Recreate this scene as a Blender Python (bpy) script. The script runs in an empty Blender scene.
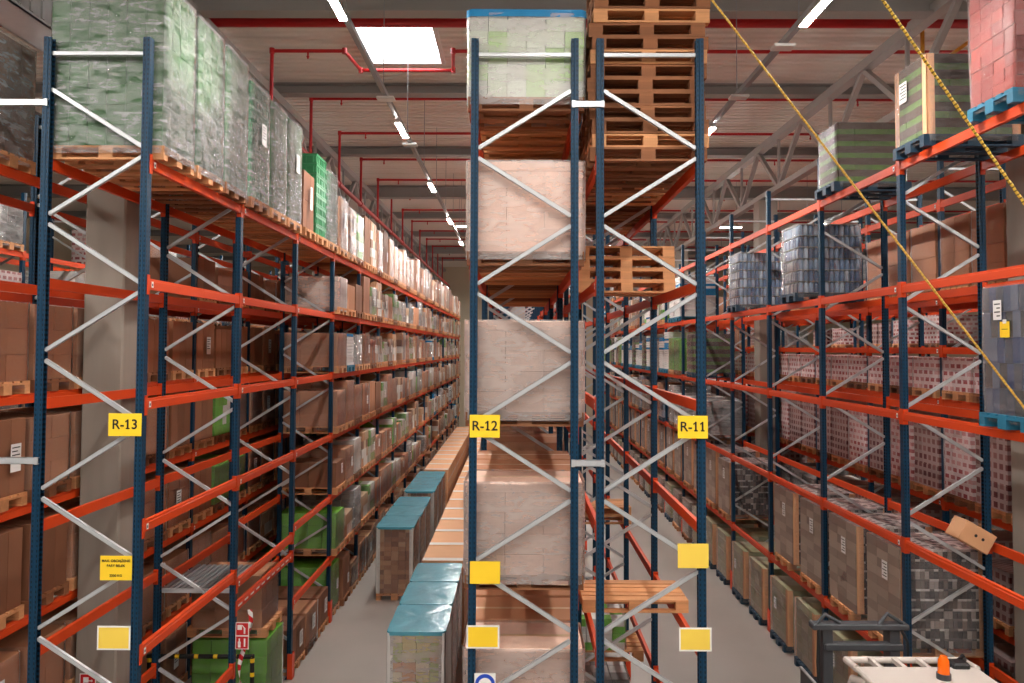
import bpy, math, random
from mathutils import Vector, Matrix, noise
D = bpy.data
SC = bpy.context.scene
COL = SC.collection
rnd = random.Random(11)

# ------------------------------------------------------------------ mesh builder
class MB:
    def __init__(s):
        s.v = []; s.f = []; s.m = []; s.sm = []
    def add(s, vs, fs, mat=0, smooth=False):
        b = len(s.v); s.v += [tuple(p) for p in vs]
        for f in fs:
            s.f.append([b + i for i in f]); s.m.append(mat); s.sm.append(smooth)
    def box(s, x0, y0, z0, x1, y1, z1, mat=0):
        s.add([(x0,y0,z0),(x1,y0,z0),(x1,y1,z0),(x0,y1,z0),(x0,y0,z1),(x1,y0,z1),(x1,y1,z1),(x0,y1,z1)],
              [(0,3,2,1),(4,5,6,7),(0,1,5,4),(1,2,6,5),(2,3,7,6),(3,0,4,7)], mat)
    def cbox(s, x0, y0, z0, x1, y1, z1, c=.008, mat=0):
        # box with chamfered edges
        xs=(x0,x1); ys=(y0,y1); zs=(z0,z1); V=[]; idx={}
        for i in (0,1):
            for j in (0,1):
                for k in (0,1):
                    p=[xs[i],ys[j],zs[k]]; sg=[c if i==0 else -c, c if j==0 else -c, c if k==0 else -c]
                    for a in range(3):
                        q=list(p)
                        for b in range(3):
                            if b!=a: q[b]+=sg[b]
                        idx[(i,j,k,a)]=len(V); V.append(q)
        F=[]
        for a in range(3):
            b,d=(a+1)%3,(a+2)%3
            for e in (0,1):
                def key(u,w):
                    t=[0,0,0]; t[a]=e; t[b]=u; t[d]=w; return (t[0],t[1],t[2],a)
                q=[idx[key(0,0)],idx[key(1,0)],idx[key(1,1)],idx[key(0,1)]]
                F.append(q if e==1 else q[::-1])
        for a in range(3):           # edges along a
            b,d=(a+1)%3,(a+2)%3
            for u in (0,1):
                for w in (0,1):
                    def key(e,ax):
                        t=[0,0,0]; t[a]=e; t[b]=u; t[d]=w; return (t[0],t[1],t[2],ax)
                    q=[idx[key(0,b)],idx[key(1,b)],idx[key(1,d)],idx[key(0,d)]]
                    F.append(q if (u+w)%2==0 else q[::-1])
        for i in (0,1):
            for j in (0,1):
                for k in (0,1):
                    q=[idx[(i,j,k,0)],idx[(i,j,k,1)],idx[(i,j,k,2)]]
                    F.append(q if (i+j+k)%2==1 else q[::-1])
        s.add(V,F,mat)
    def obox(s, M, dx, dy, dz, mat=0):
        b=len(s.v); s.box(-dx/2,-dy/2,-dz/2,dx/2,dy/2,dz/2,mat)
        for i in range(b,len(s.v)): s.v[i]=tuple(M@Vector(s.v[i]))
    def bar(s, p, q, w, h, mat=0, up=(0,0,1)):
        # rectangular bar from p to q, w across, h along the up hint
        p=Vector(p); q=Vector(q); d=q-p; L=d.length; y=d/L; u=Vector(up)
        x=y.cross(u)
        if x.length<1e-6: x=Vector((1,0,0))
        x.normalize(); z=x.cross(y)
        M=Matrix((( x.x,y.x,z.x,(p.x+q.x)/2),(x.y,y.y,z.y,(p.y+q.y)/2),(x.z,y.z,z.z,(p.z+q.z)/2),(0,0,0,1)))
        s.obox(M,w,L,h,mat)
    def tube(s, pts, r, n=8, mat=0, caps=True, smooth=True):
        pts=[Vector(p) for p in pts]; rs=r if isinstance(r,(list,tuple)) else [r]*len(pts)
        V=[];F=[]
        for i,p in enumerate(pts):
            t=(pts[min(i+1,len(pts)-1)]-pts[max(i-1,0)]).normalized()
            a=Vector((0,0,1)) if abs(t.z)<.9 else Vector((1,0,0))
            x=t.cross(a).normalized(); y=x.cross(t)
            for k in range(n):
                th=2*math.pi*k/n; V.append(p+(x*math.cos(th)+y*math.sin(th))*rs[i])
        for i in range(len(pts)-1):
            for k in range(n):
                F.append((i*n+k,i*n+(k+1)%n,(i+1)*n+(k+1)%n,(i+1)*n+k))
        s.add(V,F,mat,smooth)
        if caps:
            s.add(V[:n],[tuple(range(n))],mat); s.add(V[-n:],[tuple(range(n))[::-1]],mat)
    def prism(s, poly, z0, z1, mat=0, axis='z'):
        n=len(poly)
        def P(a,b,c):
            return {'z':(a,b,c),'x':(c,a,b),'y':(a,c,b)}[axis]
        V=[P(a,b,z0) for a,b in poly]+[P(a,b,z1) for a,b in poly]
        F=[(i,(i+1)%n,n+(i+1)%n,n+i) for i in range(n)]+[tuple(range(n))[::-1],tuple(range(n,2*n))]
        s.add(V,F,mat)
    def disc(s, c, r, y, n=32, mat=0, a0=0, a1=2*math.pi):
        V=[(c[0]+r*math.cos(a0+(a1-a0)*k/n),y,c[1]+r*math.sin(a0+(a1-a0)*k/n)) for k in range(n)]
        s.add(V,[tuple(range(n))],mat)
    def mesh(s, name, mats):
        me=D.meshes.new(name); me.from_pydata(s.v,[],s.f)
        for m in mats: me.materials.append(m)
        me.polygons.foreach_set('material_index',s.m); me.polygons.foreach_set('use_smooth',s.sm)
        me.update(); return me

def link(o, parent=None):
    COL.objects.link(o)
    if parent is not None: o.parent=parent
    return o
def obj(name, me, parent=None, loc=(0,0,0), rot=(0,0,0)):
    o=D.objects.new(name,me); o.location=loc; o.rotation_euler=rot; return link(o,parent)
def empty(name, loc=(0,0,0), parent=None, rot=(0,0,0)):
    o=D.objects.new(name,None); o.location=loc; o.rotation_euler=rot; o.empty_display_size=.2; return link(o,parent)
def tag(o, label, cat, group=None, kind=None):
    o['label']=label; o['category']=cat
    if group: o['group']=group
    if kind: o['kind']=kind
    return o
def struct(name, mb, mats, label=None):
    o=obj(name, mb.mesh(name,mats)); o['kind']='structure'
    if label: o['label']=label
    return o

# ------------------------------------------------------------------ materials
def S(r,g,b):
    f=lambda c:(c/255/12.92) if c/255<=.04045 else ((c/255+.055)/1.055)**2.4
    return (f(r),f(g),f(b),1)
def mat(name, col, rough=.5, metal=0., spec=.5, var=0., nscale=3., bump=0., bscale=40., island=0., objrand=0., stretch=(1,1,1), coat=0.):
    m=D.materials.new(name); m.use_nodes=True; nt=m.node_tree; N=nt.nodes; L=nt.links
    b=N['Principled BSDF']; b.inputs['Base Color'].default_value=col; b.inputs['Roughness'].default_value=rough
    b.inputs['Metallic'].default_value=metal; b.inputs['Specular IOR Level'].default_value=spec
    if coat: b.inputs['Coat Weight'].default_value=coat; b.inputs['Coat Roughness'].default_value=.15
    tc=N.new('ShaderNodeTexCoord'); mp=N.new('ShaderNodeMapping'); mp.inputs['Scale'].default_value=stretch
    L.new(tc.outputs['Object'],mp.inputs['Vector'])
    if var or island or objrand:
        hs=N.new('ShaderNodeHueSaturation'); hs.inputs['Color'].default_value=col
        val=None
        def addv(sock,amp):
            nonlocal val
            mr=N.new('ShaderNodeMapRange'); mr.inputs['From Min'].default_value=0; mr.inputs['From Max'].default_value=1
            mr.inputs['To Min'].default_value=1-amp; mr.inputs['To Max'].default_value=1+amp
            L.new(sock,mr.inputs['Value'])
            if val is None: val=mr.outputs['Result']
            else:
                mm=N.new('ShaderNodeMath'); mm.operation='MULTIPLY'; L.new(val,mm.inputs[0]); L.new(mr.outputs['Result'],mm.inputs[1]); val=mm.outputs[0]
        if var:
            nz=N.new('ShaderNodeTexNoise'); nz.inputs['Scale'].default_value=nscale; nz.inputs['Detail'].default_value=5
            L.new(mp.outputs['Vector'],nz.inputs['Vector']); addv(nz.outputs['Fac'],var*2)
        if island:
            g=N.new('ShaderNodeNewGeometry'); addv(g.outputs['Random Per Island'],island)
        if objrand:
            oi=N.new('ShaderNodeObjectInfo'); addv(oi.outputs['Random'],objrand)
        L.new(val,hs.inputs['Value']); L.new(hs.outputs['Color'],b.inputs['Base Color'])
    if bump:
        nb=N.new('ShaderNodeTexNoise'); nb.inputs['Scale'].default_value=bscale; nb.inputs['Detail'].default_value=3
        L.new(mp.outputs['Vector'],nb.inputs['Vector'])
        bp=N.new('ShaderNodeBump'); bp.inputs['Strength'].default_value=bump; bp.inputs['Distance'].default_value=.01
        L.new(nb.outputs['Fac'],bp.inputs['Height']); L.new(bp.outputs['Normal'],b.inputs['Normal'])
    return m
def emis(name,col,st):
    m=D.materials.new(name); m.use_nodes=True; N=m.node_tree.nodes; b=N['Principled BSDF']
    b.inputs['Base Color'].default_value=col; b.inputs['Emission Color'].default_value=col; b.inputs['Emission Strength'].default_value=st
    return m
def film(name, milk=.06, col=(1,1,1,1), rough=.14, bump=.6, scale=3., gloss=1.45, dist=.03, vary=.05):
    """stretch film: see-through, a little milky, with glossy wrinkles pulled slantwise round the load"""
    m=D.materials.new(name); m.use_nodes=True; nt=m.node_tree; N=nt.nodes; L=nt.links
    N.remove(N['Principled BSDF'])
    tr=N.new('ShaderNodeBsdfTransparent'); df=N.new('ShaderNodeBsdfDiffuse'); df.inputs['Color'].default_value=col
    gl=N.new('ShaderNodeBsdfGlossy'); gl.inputs['Roughness'].default_value=rough; gl.inputs['Color'].default_value=(1,1,1,1)
    mx=N.new('ShaderNodeMixShader'); mg=N.new('ShaderNodeMixShader'); out=N['Material Output']
    tc=N.new('ShaderNodeTexCoord'); oi=N.new('ShaderNodeObjectInfo')
    sc=N.new('ShaderNodeMath'); sc.operation='MULTIPLY'; sc.inputs[1].default_value=37; L.new(oi.outputs['Random'],sc.inputs[0])
    def layer(rot,st,scl,det):
        mp=N.new('ShaderNodeMapping'); mp.inputs['Scale'].default_value=st; mp.inputs['Rotation'].default_value=rot
        L.new(tc.outputs['Object'],mp.inputs['Vector'])
        va=N.new('ShaderNodeVectorMath'); va.operation='ADD'; L.new(mp.outputs['Vector'],va.inputs[0]); L.new(sc.outputs[0],va.inputs[1])
        nz=N.new('ShaderNodeTexNoise'); nz.inputs['Scale'].default_value=scl; nz.inputs['Detail'].default_value=det; nz.inputs['Distortion'].default_value=.8
        L.new(va.outputs[0],nz.inputs['Vector']); return nz.outputs['Fac']
    n1=layer((.45,.45,0),(1.2,1.2,8),scale,5); n2=layer((-.3,-.25,.2),(2.,2.,4),scale*1.6,4)
    ad=N.new('ShaderNodeMath'); ad.operation='ADD'; L.new(n1,ad.inputs[0]); L.new(n2,ad.inputs[1])
    bp=N.new('ShaderNodeBump'); bp.inputs['Strength'].default_value=bump; bp.inputs['Distance'].default_value=dist
    L.new(ad.outputs[0],bp.inputs['Height']); L.new(bp.outputs['Normal'],gl.inputs['Normal'])
    fr=N.new('ShaderNodeFresnel'); fr.inputs['IOR'].default_value=gloss
    mr=N.new('ShaderNodeMapRange'); mr.inputs['From Min'].default_value=.75; mr.inputs['From Max'].default_value=1.25
    mr.inputs['To Min'].default_value=max(0.01,milk-vary); mr.inputs['To Max'].default_value=milk+vary
    L.new(ad.outputs[0],mr.inputs['Value']); L.new(mr.outputs['Result'],mx.inputs['Fac'])
    L.new(tr.outputs[0],mx.inputs[1]); L.new(df.outputs[0],mx.inputs[2])
    L.new(fr.outputs[0],mg.inputs['Fac']); L.new(mx.outputs[0],mg.inputs[1]); L.new(gl.outputs[0],mg.inputs[2])
    L.new(mg.outputs[0],out.inputs['Surface'])
    return m
def stripes(name, c1, c2, scale, axis='Z', rough=.5, diag=False, width=.5):
    m=D.materials.new(name); m.use_nodes=True; nt=m.node_tree; N=nt.nodes; L=nt.links; b=N['Principled BSDF']
    tc=N.new('ShaderNodeTexCoord'); sp=N.new('ShaderNodeSeparateXYZ'); L.new(tc.outputs['Object'],sp.inputs[0])
    mu=N.new('ShaderNodeMath'); mu.operation='MULTIPLY'; mu.inputs[1].default_value=scale
    if diag:
        ad=N.new('ShaderNodeMath'); ad.operation='ADD'; L.new(sp.outputs['X'],ad.inputs[0]); L.new(sp.outputs['Z'],ad.inputs[1]); L.new(ad.outputs[0],mu.inputs[0])
    else: L.new(sp.outputs[axis],mu.inputs[0])
    fr=N.new('ShaderNodeMath'); fr.operation='FRACT'; L.new(mu.outputs[0],fr.inputs[0])
    gt=N.new('ShaderNodeMath'); gt.operation='GREATER_THAN'; gt.inputs[1].default_value=width; L.new(fr.outputs[0],gt.inputs[0])
    mx=N.new('ShaderNodeMix'); mx.data_type='RGBA'; mx.inputs['A'].default_value=c1; mx.inputs['B'].default_value=c2
    L.new(gt.outputs[0],mx.inputs['Factor']); L.new(mx.outputs['Result'],b.inputs['Base Color']); b.inputs['Roughness'].default_value=rough
    return m
def brickmat(name, c1, c2, mortar, bw, bh, ms=.02, rough=.5, offset=.5, coat=0., mixnoise=0.):
    # printed cartons: a two-colour brick print laid on the faces by object coordinates
    m=D.materials.new(name); m.use_nodes=True; nt=m.node_tree; N=nt.nodes; L=nt.links; b=N['Principled BSDF']
    tc=N.new('ShaderNodeTexCoord'); sp=N.new('ShaderNodeSeparateXYZ'); L.new(tc.outputs['Object'],sp.inputs[0])
    ad=N.new('ShaderNodeMath'); ad.operation='ADD'; L.new(sp.outputs['X'],ad.inputs[0]); L.new(sp.outputs['Y'],ad.inputs[1])
    cb=N.new('ShaderNodeCombineXYZ'); L.new(ad.outputs[0],cb.inputs['X']); L.new(sp.outputs['Z'],cb.inputs['Y'])
    br=N.new('ShaderNodeTexBrick'); br.offset=offset
    br.inputs['Color1'].default_value=c1; br.inputs['Color2'].default_value=c2; br.inputs['Mortar'].default_value=mortar
    br.inputs['Scale'].default_value=1; br.inputs['Brick Width'].default_value=bw; br.inputs['Row Height'].default_value=bh; br.inputs['Mortar Size'].default_value=ms
    L.new(cb.outputs[0],br.inputs['Vector'])
    oi=N.new('ShaderNodeNewGeometry'); hs=N.new('ShaderNodeHueSaturation')
    mr=N.new('ShaderNodeMapRange'); mr.inputs['To Min'].default_value=.8; mr.inputs['To Max'].default_value=1.15
    L.new(oi.outputs['Random Per Island'],mr.inputs['Value']); L.new(mr.outputs['Result'],hs.inputs['Value'])
    L.new(br.outputs['Color'],hs.inputs['Color']); L.new(hs.outputs['Color'],b.inputs['Base Color']); b.inputs['Roughness'].default_value=rough
    if coat: b.inputs['Coat Weight'].default_value=coat
    return m
def rampmat(name, cols, rough=.5, coat=0.):
    # each separate pack takes one of a few colours
    m=D.materials.new(name); m.use_nodes=True; nt=m.node_tree; N=nt.nodes; L=nt.links; b=N['Principled BSDF']
    g=N.new('ShaderNodeNewGeometry'); r=N.new('ShaderNodeValToRGB'); r.color_ramp.interpolation='CONSTANT'
    e=r.color_ramp.elements
    while len(e)<len(cols): e.new(0)
    for i,c in enumerate(cols): e[i].position=i/len(cols); e[i].color=c
    L.new(g.outputs['Random Per Island'],r.inputs['Fac']); L.new(r.outputs['Color'],b.inputs['Base Color']); b.inputs['Roughness'].default_value=rough
    if coat: b.inputs['Coat Weight'].default_value=coat
    return m
def holes_post():
    m=mat('post_blue',S(6,52,78),.5,spec=.3,var=.06,nscale=2)
    nt=m.node_tree; N=nt.nodes; L=nt.links; b=N['Principled BSDF']
    old=b.inputs['Base Color'].links[0].from_socket
    tc=N.new('ShaderNodeTexCoord'); sp=N.new('ShaderNodeSeparateXYZ'); L.new(tc.outputs['Object'],sp.inputs[0])
    def M(op,a,v=None,c=None):
        n=N.new('ShaderNodeMath'); n.operation=op
        L.new(a,n.inputs[0])
        if v is not None:
            if hasattr(v,'is_linked'): L.new(v,n.inputs[1])
            else: n.inputs[1].default_value=v
        return n.outputs[0]
    fz=M('FRACT',M('MULTIPLY',sp.outputs['Z'],20.))
    hz=M('LESS_THAN',M('ABSOLUTE',M('SUBTRACT',fz,.5)),.24)
    ax=M('ABSOLUTE',M('SUBTRACT',M('ABSOLUTE',sp.outputs['X']),.021)); hx=M('LESS_THAN',ax,.0055)
    ay=M('ABSOLUTE',M('SUBTRACT',M('ABSOLUTE',sp.outputs['Y']),.028)); hy=M('LESS_THAN',ay,.007)
    geo=N.new('ShaderNodeNewGeometry')
    h=M('MULTIPLY',hz,M('MAXIMUM',hx,hy))
    mx=N.new('ShaderNodeMix'); mx.data_type='RGBA'; L.new(h,mx.inputs['Factor']); L.new(old,mx.inputs['A']); mx.inputs['B'].default_value=S(7,14,24)
    L.new(mx.outputs['Result'],b.inputs['Base Color'])
    return m

M_post=holes_post()
M_beam=mat('beam_orange',S(208,68,20),.5,spec=.3,var=.05,nscale=1.5,objrand=.06)
M_guard=mat('guard_orange',S(226,72,30),.5)
M_galv=mat('galvanised',S(196,198,200),.38,metal=.35,var=.06,nscale=6)
M_galvd=mat('galvanised_dull',S(150,152,154),.45,metal=.5,var=.05)
M_floor=mat('concrete_floor',S(164,156,149),.38,var=.09,nscale=.55,bump=.05,bscale=25)
M_conc=mat('concrete_column',S(142,132,122),.85,var=.2,nscale=1.1,bump=.25,bscale=8,stretch=(2,2,.35))
M_ceil=mat('roof_sheet',S(226,218,208),.55)
M_roofbeam=mat('roof_steel',S(150,146,142),.6)
M_truss=mat('truss_steel',S(158,154,150),.5)
M_pipe=mat('pipe_red',S(178,20,24),.4)
M_wall=mat('wall_panel',S(205,190,165),.7,var=.03)
M_wood=mat('pallet_wood',S(206,146,98),.75,var=.14,nscale=4,island=.2,objrand=.1,stretch=(.6,6,6))
M_wooddk=mat('pallet_wood_dark',S(136,86,54),.8,var=.15,nscale=4,island=.25,objrand=.15,stretch=(.6,6,6))  # darker, browner wood tone used for part of the pallets
M_blue=mat('pallet_blue',S(28,110,140),.6,var=.12,nscale=5,island=.12)
M_bluedk=mat('pallet_navy',S(24,58,80),.6,var=.12,nscale=5,island=.12)
M_kraft=mat('kraft',S(176,122,88),.7,var=.07,nscale=2,island=.09,objrand=.1)
M_kraftl=mat('kraft_light',S(222,168,124),.7,var=.05,nscale=2,island=.07,objrand=.08)
M_kraftpink=mat('kraft_pale',S(222,184,164),.65,var=.06,nscale=5,island=.07,stretch=(3,3,.5))
M_kraftdk=mat('kraft_dark',S(134,88,62),.7,var=.08,nscale=2,island=.12,objrand=.12)
M_tape=mat('tape',S(205,170,130),.3)
M_green=mat('carton_green',S(66,112,62),.55,var=.08,nscale=2,island=.13)
M_greenc=mat('crate_green',S(52,132,84),.45,island=.14)
M_lime=mat('carton_lime',S(104,170,52),.5,var=.06,nscale=3,island=.12)
M_white=mat('white_board',S(214,212,208),.5,island=.05)
M_paper=mat('paper',S(232,232,230),.6)
M_ink=mat('ink',S(22,20,20),.6)
M_black=mat('black_paint',S(22,23,26),.45)
M_dgrey=mat('dark_grey',S(58,60,64),.5)
M_turq=mat('turquoise_film',S(78,156,176),.2,var=.14,nscale=4,bump=1.,bscale=5)
M_bfilm=mat('blue_film',S(36,132,186),.22,var=.05,bump=.4,bscale=8)
M_yellow=mat('sign_yellow',S(255,212,44),.45)
M_yellowl=mat('sign_yellow_pale',S(250,214,84),.45)
M_red=mat('sign_red',S(196,20,24),.45)
M_signw=mat('sign_white',S(240,238,234),.45)
M_signb=mat('sign_blue',S(20,70,190),.45)
M_cans=rampmat('can_trays',[S(46,42,48),S(84,74,74),S(62,54,58),S(52,46,52),S(112,98,94),S(70,62,66),S(156,144,140)],.4)
M_canlip=rampmat('can_lids',[S(206,200,198),S(96,86,84),S(190,180,178),S(60,54,58),S(170,158,154)],.35)
M_cansg=rampmat('can_trays_grey',[S(140,124,112),S(152,136,122),S(130,114,104),S(160,144,130)],.5)
M_olive=rampmat('olive_packs',[S(172,170,136),S(158,160,122),S(184,178,150),S(166,160,136)],.5)
M_mix=rampmat('mixed_goods',[S(168,120,88),S(206,200,192),S(180,132,96),S(128,92,72),S(196,176,150),S(96,110,120),S(176,146,118)],.55)
M_mixg=rampmat('mixed_green_goods',[S(120,170,80),S(196,196,180),S(100,150,70),S(150,180,110),S(206,206,200)],.5)
M_greybx=rampmat('grey_packs',[S(150,148,146),S(176,174,172),S(126,122,120),S(198,196,194)],.5)
M_tray=mat('green_produce',S(84,118,44),.5,var=.28,nscale=9,island=.15)
M_traydk=mat('brown_tray',S(74,52,42),.6,var=.1)
M_fruit=rampmat('fruit_cartons',[S(206,190,110),S(150,172,84),S(200,140,84),S(220,208,178),S(176,186,110)],.5)
M_packs=rampmat('brown_packs',[S(150,100,70),S(176,126,90),S(130,84,58),S(190,146,110),S(162,112,80)],.55)
M_palegrn=rampmat('pale_green_cartons',[S(176,200,150),S(196,204,186),S(190,192,184),S(160,196,120),S(200,206,194)],.5)
M_bottle=rampmat('blue_bottles',[S(92,122,160),S(150,172,198),S(70,96,132),S(184,198,214),S(110,134,164)],.3,coat=.3)
M_bottled=rampmat('dark_bottles',[S(46,74,124),S(78,98,134),S(50,52,60),S(104,120,148),S(64,76,98)],.3,coat=.3)
M_redc=brickmat('red_cartons',S(150,40,48),S(210,160,158),S(220,204,202),.17,.12,.03,.45,offset=.3)
M_redc2=brickmat('darkred_cartons',S(84,20,24),S(140,96,92),S(160,140,136),.15,.14,.03,.5,offset=0)
M_redf=rampmat('red_packs',[S(150,38,28),S(134,30,24),S(160,48,36),S(142,36,30)],.35,coat=.4)
M_rope=stripes('rope_twist',S(232,182,76),S(206,150,56),70,'Z',.6,width=.7)
M_ropeb=stripes('rope_twist_coarse',S(246,200,70),S(130,92,30),62,'Z',.6,width=.66)
M_haz=stripes('hazard',S(24,22,20),S(246,200,30),5,'Z',.5,width=.7)
M_hazr=stripes('guard_rail_bands',S(24,22,20),S(240,196,30),3.6,'X',.5,width=.78)
M_tapeRW=stripes('barrier_tape',S(200,24,28),S(236,234,230),7,'Z',.35,diag=True)
M_chev=stripes('reflective_bands',S(206,40,24),S(236,232,226),4,'Y',.45,width=.4)
M_lamp=emis('lamp_led',(1,.96,.91,1),465)
M_sky=emis('skylight_dome',(.93,.97,1,1),9)
M_amber=mat('beacon_amber',S(255,110,10),.15,coat=.6)
M_truck=mat('truck_ivory',S(206,196,188),.4)
M_film=film('film_clear',.08,col=(1,.95,.91,1),rough=.24,bump=.6,vary=.05,gloss=1.2)
M_filmh=film('film_glossy',.13,rough=.13,bump=1.,scale=2.2,vary=.2,gloss=1.6,dist=.14)  # strong white streaks in the milky colour stand in for glare on the wrap
M_films=film('film_silvery',.2,rough=.15,bump=1.,scale=2.2,vary=.18,gloss=1.6,dist=.14)
M_filmm=film('film_milky',.24,col=(1,.90,.86,1),rough=.3,bump=.5,scale=1.6,vary=.05,gloss=1.4)
M_filml=film('film_light',.04,rough=.3,bump=.5,vary=.03,gloss=1.12)

# ------------------------------------------------------------------ load pieces (shared meshes)
CACHE={}
def cached(key,fn):
    if key not in CACHE: CACHE[key]=fn()
    return CACHE[key]
PH=.144
def pallet_mesh(m, alongx=True):
    def mk():
        b=MB(); L,W=1.2,.8
        def bx(x0,y0,z0,x1,y1,z1):
            if alongx: b.box(x0,y0,z0,x1,y1,z1)
            else: b.box(y0,x0,z0,y1,x1,z1)
        for y,w in ((-.4,.145),(-.2115,.1),(-.0725,.145),(.1115,.1),(.255,.145)): bx(-.6,y,.122,.6,y+w,.144)
        for x in (-.6,-.0725,.455): bx(x,-.4,.1,x+.145,.4,.122)
        for y,w in ((-.4,.1),(-.0725,.145),(.3,.1)):
            for x in (-.6,-.0725,.455): bx(x,y,.022,x+.145,y+w,.1)
            bx(-.6,y,0,.6,y+w,.022)
        return b.mesh('pallet',[m])
    return cached(('pal',m.name,alongx),mk)

def stack_mesh(key,mats,w,l,h,nx,ny,nz,gap=.004,jit=.004,seed=0,lip=0.,z0=PH,pick=None):
    # outer shell of separate cartons
    def mk():
        r=random.Random(hash(key)%1000+seed*17); b=MB(); dx,dy,dz=w/nx,l/ny,h/nz
        for k in range(nz):
            ox,oy=r.uniform(-jit,jit),r.uniform(-jit,jit)
            for i in range(nx):
                for j in range(ny):
                    if 0<i<nx-1 and 0<j<ny-1 and k<nz-1: continue
                    x=-w/2+i*dx+ox+r.uniform(-jit,jit)*.5; y=-l/2+j*dy+oy+r.uniform(-jit,jit)*.5; z=z0+k*dz
                    m=pick(i,j,k,r) if pick else 0
                    b.box(x+gap,y+gap,z,x+dx-gap,y+dy-gap,z+dz-gap,m)
                    if lip: b.box(x+gap-.004,y+gap-.004,z+dz*(1-lip),x+dx-gap+.004,y+dy-gap+.004,z+dz-gap*.5,len(mats)-1)
        return b.mesh('cartons',mats)
    return cached(('st',key,round(w,2),round(l,2),round(h,2),nx,ny,nz,seed),mk)

def wrap_mesh(m,w,l,h,seed=0,amp=.010,top=False,z0=.06,topm=None,drop=.0,bulge=.0):
    def mk():
        b=MB(); c=.05; ww,ll=w/2+.014,l/2+.014
        # perimeter points
        per=[]
        nx=max(4,int(w/.1)); ny=max(3,int(l/.1))
        for i in range(nx+1): per.append((-ww+c+(2*ww-2*c)*i/nx,-ll))
        for i in range(ny+1): per.append((ww,-ll+c+(2*ll-2*c)*i/ny))
        for i in range(nx+1): per.append((ww-c-(2*ww-2*c)*i/nx,ll))
        for i in range(ny+1): per.append((-ww,ll-c-(2*ll-2*c)*i/ny))
        n=len(per); nz=max(5,int(h/.1)); H=h+PH+.012; V=[]
        for k in range(nz+1):
            z=z0+(H-z0)*k/nz
            for (x,y) in per:
                t=noise.noise(Vector((x*5+seed*7.3,y*5+z*9,z*4)))*amp+amp*.9
                bl=bulge*math.sin(math.pi*min(1,max(0,(z-PH)/h)))
                r=math.hypot(x,y); V.append((x+(t+bl)*x/r,y+(t+bl)*y/r,z))
        F=[(k*n+i,k*n+(i+1)%n,(k+1)*n+(i+1)%n,(k+1)*n+i) for k in range(nz) for i in range(n)]
        b.add(V,F,0,True)
        if top:
            tv=V[nz*n:]; ring=[tv]
            for s_ in (.8,.5,.2):
                ring.append([(p[0]*s_,p[1]*s_,H+.004+noise.noise(Vector((p[0]*6*s_+seed,p[1]*6*s_,3)))*.02) for p in tv])
            TV=[p for r_ in ring for p in r_]; q=len(ring)
            TF=[(k*n+i,k*n+(i+1)%n,(k+1)*n+(i+1)%n,(k+1)*n+i) for k in range(q-1) for i in range(n)]+[tuple((q-1)*n+i for i in range(n))]
            b.add(TV,TF,1 if topm else 0,True)
        return b.mesh('stretch_wrap',[m]+([topm] if topm else []))
    return cached(('wr',m.name,round(w,2),round(l,2),round(h,2),seed,top,topm.name if topm else '',bulge),mk)

def paper_mesh(w=.2,h=.28):
    def mk():
        b=MB(); b.box(-.001,-w/2,-h/2,.001,w/2,h/2,0)
        for k in range(5):
            z=h/2-.04-k*.04
            if z<-h/2+.02: break
            b.box(-.0016,-w/2+.02,z-.006,.0016,w/2-.02-(k%2)*.04,z+.006,1)
        return b.mesh('paper_label',[M_paper,M_ink])
    return cached(('paper',w,h),mk)
def yellow_note():
    b=MB(); b.box(-.001,-.08,-.08,.001,.08,.08,0); b.box(-.0016,-.03,.06,.0016,.03,.1,1); b.box(-.0016,-.05,.0,.0016,.05,.006,2); return b.mesh('yellow_note',[M_yellow,M_paper,M_ink])
def crate_stack(w,l,h):
    def mk():
        b=MB(); nz=max(3,int(h/.18)); dz=h/nz
        for k in range(nz):
            z=PH+k*dz
            for i in (0,1):
                for j in (0,1):
                    x0=-w/2+i*w/2+.006; x1=x0+w/2-.012; y0=-l/2+j*l/2+.006; y1=y0+l/2-.012
                    b.box(x0+.012,y0+.012,z,x1-.012,y1-.012,z+dz*.94)
                    b.box(x0,y0,z+dz*.72,x1,y1,z+dz*.95); b.box(x0,y0,z,x1,y1,z+dz*.12)
                    for q in range(4):
                        xx=x0+(x1-x0)*(q+.5)/4; b.box(xx-.012,y0+.001,z,xx+.012,y1-.001,z+dz*.9)
                    for q in range(3):
                        yy=y0+(y1-y0)*(q+.5)/3; b.box(x0+.001,yy-.012,z,x1-.001,yy+.012,z+dz*.9)
        return b.mesh('crates',[M_greenc])
    return cached(('crate',round(w,2),round(l,2),round(h,2)),mk)
def bigbox(m,w,l,h,lid=.1):
    def mk():
        b=MB(); b.cbox(-w/2+.012,-l/2+.012,PH,w/2-.012,l/2-.012,PH+h-.02,.006)
        b.cbox(-w/2,-l/2,PH+h-lid,w/2,l/2,PH+h,.008)
        b.box(-w/2+.01,-.03,PH+h,w/2-.01,.03,PH+h+.0012,1)
        return b.mesh('carton',[m,M_tape])
    return cached(('big',m.name,round(w,2),round(l,2),round(h,2),lid),mk)
def corner_mesh(m,h,wd=.09,t=.008):
    def mk():
        b=MB(); b.box(0,0,PH,wd,t,PH+h); b.box(0,0,PH,t,wd,PH+h); return b.mesh('corner_post',[m])
    return cached(('corner',m.name,round(h,2),wd),mk)
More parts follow.
